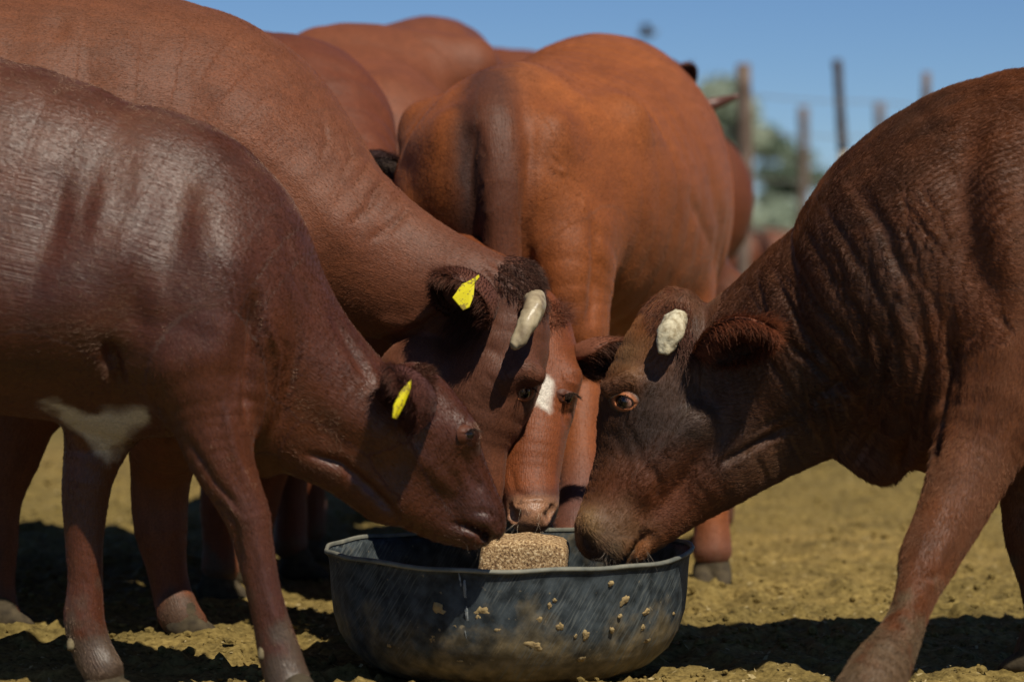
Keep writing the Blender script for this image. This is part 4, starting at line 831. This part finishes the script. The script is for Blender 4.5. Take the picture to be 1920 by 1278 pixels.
def rump_cow():
    root = empty('cow', (.15, 7.3, 0), 'chestnut cow seen from behind in the middle, dark tail hanging down its rump', 'cow', 'cattle crowding the feed tub')
    B = Beast(.0075); n = (.95, -.31, 0)
    B.chain(W(-.03, 6.72, 1.02, .20, .17), W(.0, 6.82, .99, .31, .262), W(.06, 7.0, .97, .345, .315), W(.12, 7.25, .95, .395, .365), W(.19, 7.5, .96, .43, .375), W(.25, 7.75, .985, .46, .35), W(.31, 8.05, 1.0, .43, .28), W(.42, 8.35, 1.0, .27, .18), W(.5, 8.65, .85, .18, .13), W(.55, 8.95, .65, .13, .1), n=n, k=.02, flow=-1)
    B.chain(W(.55, 8.95, .62, .11, .1), W(.56, 9.05, .4, .08, .07), W(.57, 9.1, .25, .05, .05), k=.05)
    # hooks and pins
    for X, Y, Z in ((-.22, 6.95, 1.17), (.26, 6.9, 1.17)): B.chain(W(X, Y, Z, .05), W(X*.9+.01, Y+.06, Z-.02, .06), k=.09)
    for X in (-.12, .09): B.chain(W(X, 6.62, 1.13, .045), W(X, 6.7, 1.1, .07), k=.07)
    # thighs and hind legs
    B.chain(W(.13, 6.88, 1.02, .19, .13), W(.125, 6.72, .88, .17, .13), W(.13, 6.65, .76, .13, .105), W(.15, 6.62, .66, .082, .074), W(.16, 6.64, .57, .06, .054), W(.158, 6.60, .50, .046, .046), W(.152, 6.50, .38, .036, .044), W(.148, 6.42, .29, .036, .044), W(.143, 6.37, .235, .044, .050), W(.143, 6.33, .17, .038, .044), W(.15, 6.32, .09, .045, .045), n=(1, 0, 0), k=.05)
    B.chain(W(-.15, 6.95, 1.02, .19, .12), W(-.17, 6.78, .88, .17, .12), W(-.18, 6.72, .76, .13, .1), W(-.19, 6.75, .66, .085, .07), W(-.19, 6.84, .56, .06, .045), W(-.19, 6.82, .5, .046, .036), W(-.19, 6.78, .38, .034, .036), W(-.19, 6.76, .24, .04, .04), W(-.19, 6.73, .09, .045, .045), n=(1, 0, 0), k=.05)
    B.chain(W(.42, 7.55, .85, .16, .08), W(.47, 7.42, .66, .10, .07), W(.50, 7.33, .5, .062, .055), W(.513, 7.3, .42, .055, .050), W(.515, 7.29, .30, .040, .040), W(.515, 7.28, .18, .046, .046), W(.515, 7.26, .09, .048, .052), n=(1, 0, 0), k=.06)
    B.chain(W(.12, 7.9, .85, .16, .08), W(.1, 7.85, .6, .09, .07), W(.1, 7.85, .42, .055), W(.1, 7.85, .2, .04), W(.1, 7.83, .09, .046), k=.06)
    # tail, from the tail head down between the thighs
    B.chain(W(-.05, 6.74, 1.245, .03, .045), W(-.045, 6.63, 1.215, .030, .046), W(-.04, 6.552, 1.15, .032, .050), W(-.033, 6.508, 1.02, .032, .052), W(-.025, 6.495, .85, .030, .052), W(-.015, 6.49, .7, .026, .046), W(-.01, 6.45, .5, .022, .03), W(-.01, 6.45, .38, .03, .03), n=(1, 0, 0), k=.035)
    # udder and navel skin low down
    B.chain(W(.06, 6.95, .62, .12, .13), W(.2, 7.3, .56, .10, .12), k=.08)
    # cleft left of the tail
    B.chain(W(-.105, 6.50, 1.12, .026, .020), W(-.10, 6.47, .95, .034, .022), W(-.085, 6.46, .75, .040, .022), n=(1, 0, 0), k=.04, sub=True)
    B.build()
    B.base((.21, .064, .018), (.32, .105, .030), 1.6, .2, 5, br=1.12)
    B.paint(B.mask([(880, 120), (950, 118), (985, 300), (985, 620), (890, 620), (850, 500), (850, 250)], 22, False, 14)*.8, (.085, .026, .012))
    B.paint(B.mask([(865, 200), (890, 220), (905, 330), (905, 560), (870, 560), (848, 420), (850, 280)], 22, False, 14)*.7, (.025, .012, .009))  # shade in the fold left of the tail, painted into the coat colour
    B.paint(B.mask([(900, 150), (970, 115), (1010, 130), (930, 200)], 40, False, 14)*.35, (.09, .045, .03))
    B.paint(B.mask([(1060, 560), (1120, 560), (1120, 1000), (1040, 1000)], 30, False, 10)*.35, (.15, .045, .022))
    B.paint(B.mask([(1020, 880), (1130, 880), (1130, 1010), (1020, 1010)], 40, False, 10)*.7, (.095, .050, .048))
    B.paint(B.mask([(1280, 1000), (1390, 1000), (1390, 1090), (1280, 1090)], 40, False, 10)*.6, (.13, .075, .065))
    mudlegs(B, .13, (.22, .17, .11))
    for a in [(800, 260, 50, 110, 10, 0), (1040, 320, 50, 160, 12, -5), (1130, 560, 30, 90, -14, 5), (1230, 330, 120, 180, 8, 0), (1160, 640, 26, 60, -10, 0), (1010, 560, 22, 90, -8, 0)]: B.bump(*a)
    r2 = np.random.default_rng(11)
    for pts, wd, a in [([(925, 128), (1040, 100), (1140, 72)], 20, 12), ([(990, 175), (1080, 150), (1160, 130)], 40, -14), ([(1118, 430), (1122, 520), (1108, 620)], 12, -14), ([(1000, 240), (985, 420), (1000, 600)], 12, -9), ([(1325, 300), (1350, 420), (1348, 540)], 9, -10), ([(1200, 160), (1260, 260), (1290, 400)], 40, 9), ([(1080, 200), (1140, 300), (1150, 420)], 34, -8), ([(760, 220), (745, 320), (770, 420)], 20, 8)]: B.stroke(pts, wd, a)
    for pts, wd, a in [([(1040, 285), (1055, 305), (1058, 330)], 4, 3), ([(1030, 300), (1045, 320), (1062, 322)], 3.5, 3), ([(1064, 300), (1066, 318), (1058, 330)], 3.5, 2.5), ([(1085, 350), (1100, 370), (1095, 395)], 5, 3), ([(1070, 330), (1085, 350), (1105, 365)], 4, -2), ([(1100, 470), (1108, 490), (1104, 510)], 3, 2.5), ([(1112, 380), (1120, 480), (1108, 600)], 8, -6), ([(1095, 540), (1105, 560), (1098, 580)], 4, 3), ([(1290, 360), (1335, 460), (1345, 560)], 8, -4), ([(990, 460), (1005, 520), (1000, 590)], 6, -4),
                       ([(895, 240), (885, 300), (880, 380)], 5, -4), ([(905, 330), (912, 350), (900, 380)], 4, 3), ([(905, 395), (915, 400), (925, 395)], 4, 3), ([(900, 270), (910, 290), (905, 310)], 4, -3)]: B.stroke(pts, wd, a)
    B.finish('body', root, swell=.009); coat(B, 220000, .009, .00036, lift=.14)
    hoof_pair(root, (.15, 6.33, 0), -1.6); hoof_pair(root, (-.19, 6.75, 0), -1.4); hoof_pair(root, (.515, 7.25, .0), -1.6, 1.1); hoof_pair(root, (.1, 7.83, 0), 1.2)
def back_cow(lab, chains, h=.013, cols=((.13, .040, .018), (.17, .052, .022)), hooves=(), extra=None, paint=None):
    root = empty('cow', tuple(np.array(chains[0][0][0][0])*np.array([1, 1, 0])), lab, 'cow', 'cattle crowding the feed tub')
    B = Beast(h)
    for pts, kw in chains: B.chain(*pts, **kw)
    B.build(); B.base(*cols, 2, .2, 9, br=1.08); mudlegs(B, .15)
    B.finish('body', root, relief=.003, swell=.016)
    for p, yaw in hooves: hoof_pair(root, p, yaw)
    if extra: extra(root, B)
    return B
def leg(x, y, top, r=.1, lean=0.): return ([W(x, y, top, r, r*.8), W(x+lean*.5, y, top*.62, r*.6), W(x+lean, y, .42, .055), W(x+lean, y, .22, .038), W(x+lean, y, .09, .045)], dict(k=.07))
right_cow(); calf(); big_left(); face_cow(); rump_cow()
# E: shoulder and crest behind the big left cow, horn tip and dark ear just above that cow's neck
def ex(root, B):
    tube('horn', root, [(P(668, 290, 7.02), .022, .022), (P(650, 262, 7.0), .018, .018), (P(632, 236, 6.98), .014, .014), (P(612, 206, 6.97), .006, .006)], HORN, n=(0, 1, 0))
    ear(root, P(668, 300, 6.95), P(738, 292, 6.85), (.1, -.4, -.8), .09, (.045, .022, .018), (.05, .035, .03), hairs=1500, hl=.04)
back_cow('reddish cow mostly hidden, pale horn tip and dark shaggy ear above another neck', [
    ([(P(690, 380, 7.05), .09, .08), (P(640, 330, 7.15), .14, .11), (P(570, 260, 7.35), .24, .17), (P(470, 300, 7.5), .34, .25), (P(250, 330, 7.6), .38, .32), (P(-50, 330, 7.6), .38, .33), (P(-250, 300, 7.6), .3, .25)], dict(k=.02)),
    ([(P(720, 520, 7.05), .05, .05), (P(700, 440, 7.05), .08, .075), (P(690, 380, 7.05), .09, .085)], dict(k=.04)),
    ([(P(600, 170, 7.5), .12, .1), (P(560, 220, 7.5), .2, .15), (P(520, 300, 7.5), .28, .2)], dict(k=.05)),
    leg(-.62, 7.4, .7, .12, .04), leg(-.55, 7.75, .7, .12), leg(-1.5, 7.4, .7, .14), leg(-1.5, 7.8, .7, .14)], extra=ex, cols=((.12, .036, .018), (.155, .046, .021)), hooves=[((-.55, 7.4, 0), 0), ((-.55, 7.75, 0), 0)])
back_cow('pale reddish cow at the back, rounded back against the sky left of the chestnut rump', [
    ([(P(700, 330, 7.9), .30, .28), (P(660, 330, 8.15), .385, .33), (P(700, 335, 8.5), .45, .36), (P(770, 345, 8.8), .475, .36), (P(830, 330, 9.2), .47, .30), (P(860, 300, 9.5), .3, .2)], dict(k=.02, n=(1, 0, 0))),
    ([(P(810, 90, 8.7), .05, .09), (P(810, 105, 9.0), .07, .12)], dict(k=.16, n=(1, 0, 0))),
    ([(P(590, 120, 8.1), .08, .08), (P(880, 130, 8.2), .09, .09)], dict(k=.15)),
    leg(-.58, 8.1, .7, .12), leg(-.25, 8.1, .7, .12), leg(-.45, 9.2, .7, .12), leg(-.1, 9.2, .7, .12)], cols=((.15, .050, .026), (.20, .068, .034)), hooves=[((-.58, 8.05, 0), -1.5), ((-.25, 8.05, 0), -1.5)])
back_cow('farthest brown cow, a sliver of its back showing above the chestnut rump', [
    ([(P(860, 330, 10.2), .42, .3), (P(920, 330, 10.3), .47, .33), (P(1010, 340, 10.4), .46, .33), (P(1150, 360, 10.4), .4, .3), (P(1260, 380, 10.4), .3, .2)], dict(k=.02)), leg(-.1, 10.1, .7), leg(-.05, 10.5, .7), leg(.5, 10.1, .7), leg(.5, 10.5, .7)], h=.018)
def exh(root, B):
    tube('horn', root, [(P(1290, 212, 8.72), .028, .028), (P(1318, 200, 8.7), .022, .022), (P(1350, 192, 8.7), .017, .017), (P(1384, 180, 8.68), .007, .007)], HORND, n=(0, 1, 0))
    ear(root, P(1270, 150, 8.7), P(1292, 112, 8.6), (.3, -.8, 0), .08, (.14, .05, .03), (.05, .02, .015), hairs=100)
back_cow('dark brown horned cow behind the chestnut rump, its dark horn pointing to the fence post', [
    ([(P(1215, 190, 8.75), .12, .11), (P(1230, 250, 8.8), .15, .13), (P(1235, 340, 8.85), .24, .17), (P(1205, 400, 8.7), .34, .25), (P(1195, 400, 8.4), .38, .275), (P(1200, 400, 8.15), .34, .26), (P(1210, 410, 8.0), .2, .2)], dict(k=.03, n=(1, 0, 0))),
    ([(P(1200, 140, 8.75), .05, .07), (P(1245, 150, 8.75), .07, .075), (P(1265, 200, 8.72), .07, .07)], dict(k=.05)),
    leg(.2, 8.1, .7), leg(.6, 8.15, .7), leg(.3, 8.9, .7), leg(.65, 8.9, .7)], cols=((.075, .026, .016), (.14, .05, .024)), extra=exh)
back_cow('brown cow standing far off by the fence, seen small beside the thick post', [
    ([(P(1350, 484, 34), .25, .2), (P(1385, 479, 34), .32, .28), (P(1420, 482, 34), .34, .3), (P(1465, 482, 34), .32, .28), (P(1490, 476, 34), .26, .2)], dict(k=.05)),
    ([(P(1490, 476, 34), .15, .13), (P(1510, 500, 34), .12, .1), (P(1518, 530, 34), .1, .1)], dict(k=.05)),
    leg(2.6, 33.8, .6), leg(2.6, 34.2, .6), leg(3.2, 33.8, .6), leg(3.2, 34.2, .6)], h=.03, cols=((.14, .045, .02), (.19, .06, .028)))

# ------------------------------------------------------------------ fence, trees, bird
POSTM = simple_mat('weathered_post_wood', (.11, .075, .055), .85, .2, (.20, .15, .12), .6, 14.)
POSTD = simple_mat('dark_post_wood', (.05, .035, .028), .85, .2, (.09, .065, .05), .6, 14.)
POSTP = simple_mat('bleached_post_wood', (.42, .33, .22), .85, .2, (.50, .42, .30), .6, 14.)
WIRE = simple_mat('fence_wire', (.20, .19, .18), .5, .5)
def post(root, px, pytop, d, dia, mat=None, lean=0., pale_from=None):
    top = P(px, pytop, d); x, y = top[0], top[1]; n = 12; pts = []
    def seg(z0, z1, mt, name):
        zs = np.linspace(z0, z1, 8); P_ = [(np.array([x+lean*(z-top[2])+.006*math.sin(z*5+px), y, z]), dia/2*(1+.08*math.sin(z*7+px)), dia/2*(1+.06*math.cos(z*5))) for z in zs]
        return tube(name, root, P_, mt, n=(1, 0, 0), seg=14, m=2, rough=.006)
    if pale_from is not None:
        zc = P(px, pale_from, d)[2]; p = seg(-.05, zc, POSTP, 'post'); q = seg(zc-.002, top[2], mat or POSTD, 'post_top'); q.parent = p
    else: seg(-.05, top[2], mat or POSTM, 'post')
    return x, y, top[2]
def fences():
    r = empty('fence', (1.6, 18, 0), 'nearer wire fence with a thick weathered post and thin dark topped poles', 'fence', None)
    post(r, 1396, 120, 17.6, .098); post(r, 1568, 112, 18.6, .066, lean=-.09, pale_from=285); post(r, 1737, 136, 19.5, .064, mat=POSTM); post(r, 700, 130, 15.8, .09)
    a = P(500, 440, 15.0); b = P(2400, 440, 22.5)
    for z in (.35, .65, .95, 1.25, 1.55, 1.78):
        pts = []
        for t in np.linspace(0, 1, 25): q = a*(1-t)+b*t; pts.append((np.array([q[0], q[1], z-.02*math.sin(t*25)**2]), .0022, .0022))
        tube('wire', r, pts, WIRE, n=(0, 0, 1), seg=5, m=1)
    r = empty('fence', (2.6, 33, 0), 'second fence farther back, a row of thin grey poles between the dark topped ones', 'fence', None)
    post(r, 1507, 200, 33, .12, lean=0); post(r, 1650, 192, 36, .12); post(r, 1880, 205, 39, .12); post(r, 1220, 205, 29, .12)
    a = P(1000, 440, 26.); b = P(2400, 440, 46.)
    for z in (.5, .9, 1.3, 1.7):
        tube('wire', r, [(np.array([*(a*(1-t)+b*t)[:2], z]), .003, .003) for t in np.linspace(0, 1, 12)], WIRE, n=(0, 0, 1), seg=5, m=1)
fences()
def leafmat(name, a, b_):
    m, t, b = nodes(name); L = t.links.new; tc = N(t, 'ShaderNodeTexCoord'); n = N(t, 'ShaderNodeTexNoise', Scale=.8, Detail=4.); L(tc.outputs['Object'], n.inputs['Vector'])
    L(ramp(t, n.outputs[0], [(.3, a), (.7, b_)]), b.inputs['Base Color']); b.inputs['Roughness'].default_value = .6; return m
LEAF = leafmat('acacia_leaf', (.11, .16, .10), (.19, .24, .16)); LEAFP = leafmat('pale_acacia_leaf', (.27, .34, .24), (.38, .43, .32))
BARK = simple_mat('acacia_bark', (.10, .075, .055), .9, .1, (.06, .045, .035), .5, 8.)
def tree(px, pytop, d, width, lab, mat, n=5000, low=.0, seed=0):
    r2 = np.random.default_rng(seed); top = P(px, pytop, d); x, y, H = top; H = max(H, 1.5)
    root = empty('acacia_tree', (x, y, 0), lab, 'tree', 'trees beyond the fence')
    tube('trunk', root, [(np.array([x, y, -.1]), .05*H**.8, .05*H**.8), (np.array([x+.1, y, H*.3]), .038*H**.8, .038*H**.8), (np.array([x, y, H*.62]), .02*H**.8, .02*H**.8)], BARK, seg=10)
    nb = 26; c = np.column_stack([r2.normal(0, .42, nb)*width*.5, r2.normal(0, .42, nb)*width*.5, r2.uniform(low+.1, .92, nb)*H])
    c[:, :2] *= np.sin(np.pi*np.clip(.15+.75*c[:, 2:]/H, 0, 1)); 
    for i in range(6): tube('limb', root, [(np.array([x, y, H*(.25+.06*i)]), .016*H**.8, .016*H**.8), (c[i]*.5+np.array([x, y, H*.2]), .011*H**.8, .011*H**.8), (c[i]+np.array([x, y, 0]), .004*H, .004*H)], BARK, seg=7, m=3)
    k = r2.integers(0, nb, n); sz = width*.15; o = r2.normal(0, 1, (n, 3)); o /= np.linalg.norm(o, axis=1)[:, None]; o *= sz*r2.random((n, 1))**.4; o[:, 2] *= .7
    pc = c[k]+o+np.array([x, y, 0]); ls = .035*H**.6*r2.uniform(.6, 1.4, (n, 1)); u = r2.normal(0, 1, (n, 3)); u /= np.linalg.norm(u, axis=1)[:, None]; v = np.cross(u, r2.normal(0, 1, (n, 3))); v /= np.linalg.norm(v, axis=1)[:, None]
    V = np.stack([pc-u*ls, pc+v*ls*.5, pc+u*ls, pc-v*ls*.5], 1).reshape(-1, 3); me = bigmesh('crown', V-np.array([x, y, 0]), np.arange(4*n).reshape(-1, 4), mat)
    o = bpy.data.objects.new('crown', me); sc.collection.objects.link(o); o.parent = root; o['kind'] = 'stuff'
tree(1350, 125, 62, 3.6, 'pale tall blurred tree just left of the thick fence post', LEAFP, 9000, .0, 1)
tree(1462, 222, 70, 2.8, 'dark green round blurred tree between the thick post and the leaning pole', LEAF, 8000, .05, 2)
tree(1470, 385, 48, 1.9, 'low pale bush below the round tree between the fence posts', LEAFP, 5000, -.1, 3)
def bird():
    c = P(1214, 66, 30); root = empty('bird', c, 'small dark blurred bird in the sky above the chestnut rump', 'bird')
    m = simple_mat('dark_plumage', (.09, .09, .10), .6)
    tube('bird_body', root, [(c+np.array([-.10, 0, -.02]), .008, .012), (c+np.array([-.05, 0, 0]), .03, .03), (c+np.array([.03, 0, .01]), .035, .035), (c+np.array([.08, 0, .03]), .022, .022), (c+np.array([.11, 0, .03]), .006, .006)], m, n=(0, 1, 0))
    for s in (-1, 1):
        pts = np.array([[.05, 0, .02], [.03, .10, .08], [-.02, .22, .10], [-.08, .20, .08], [-.06, .08, .05], [-.04, 0, .02]]); pts[:, 1] *= s; V = np.vstack([pts, pts+[0, 0, .008]])+c
        f = [tuple(range(6)), tuple(range(6, 12))[::-1]]+[(i, (i+1) % 6, 6+(i+1) % 6, 6+i) for i in range(6)]; meshobj('wing', V, f, m, root)
bird()
print('script done', time.time()-T0)
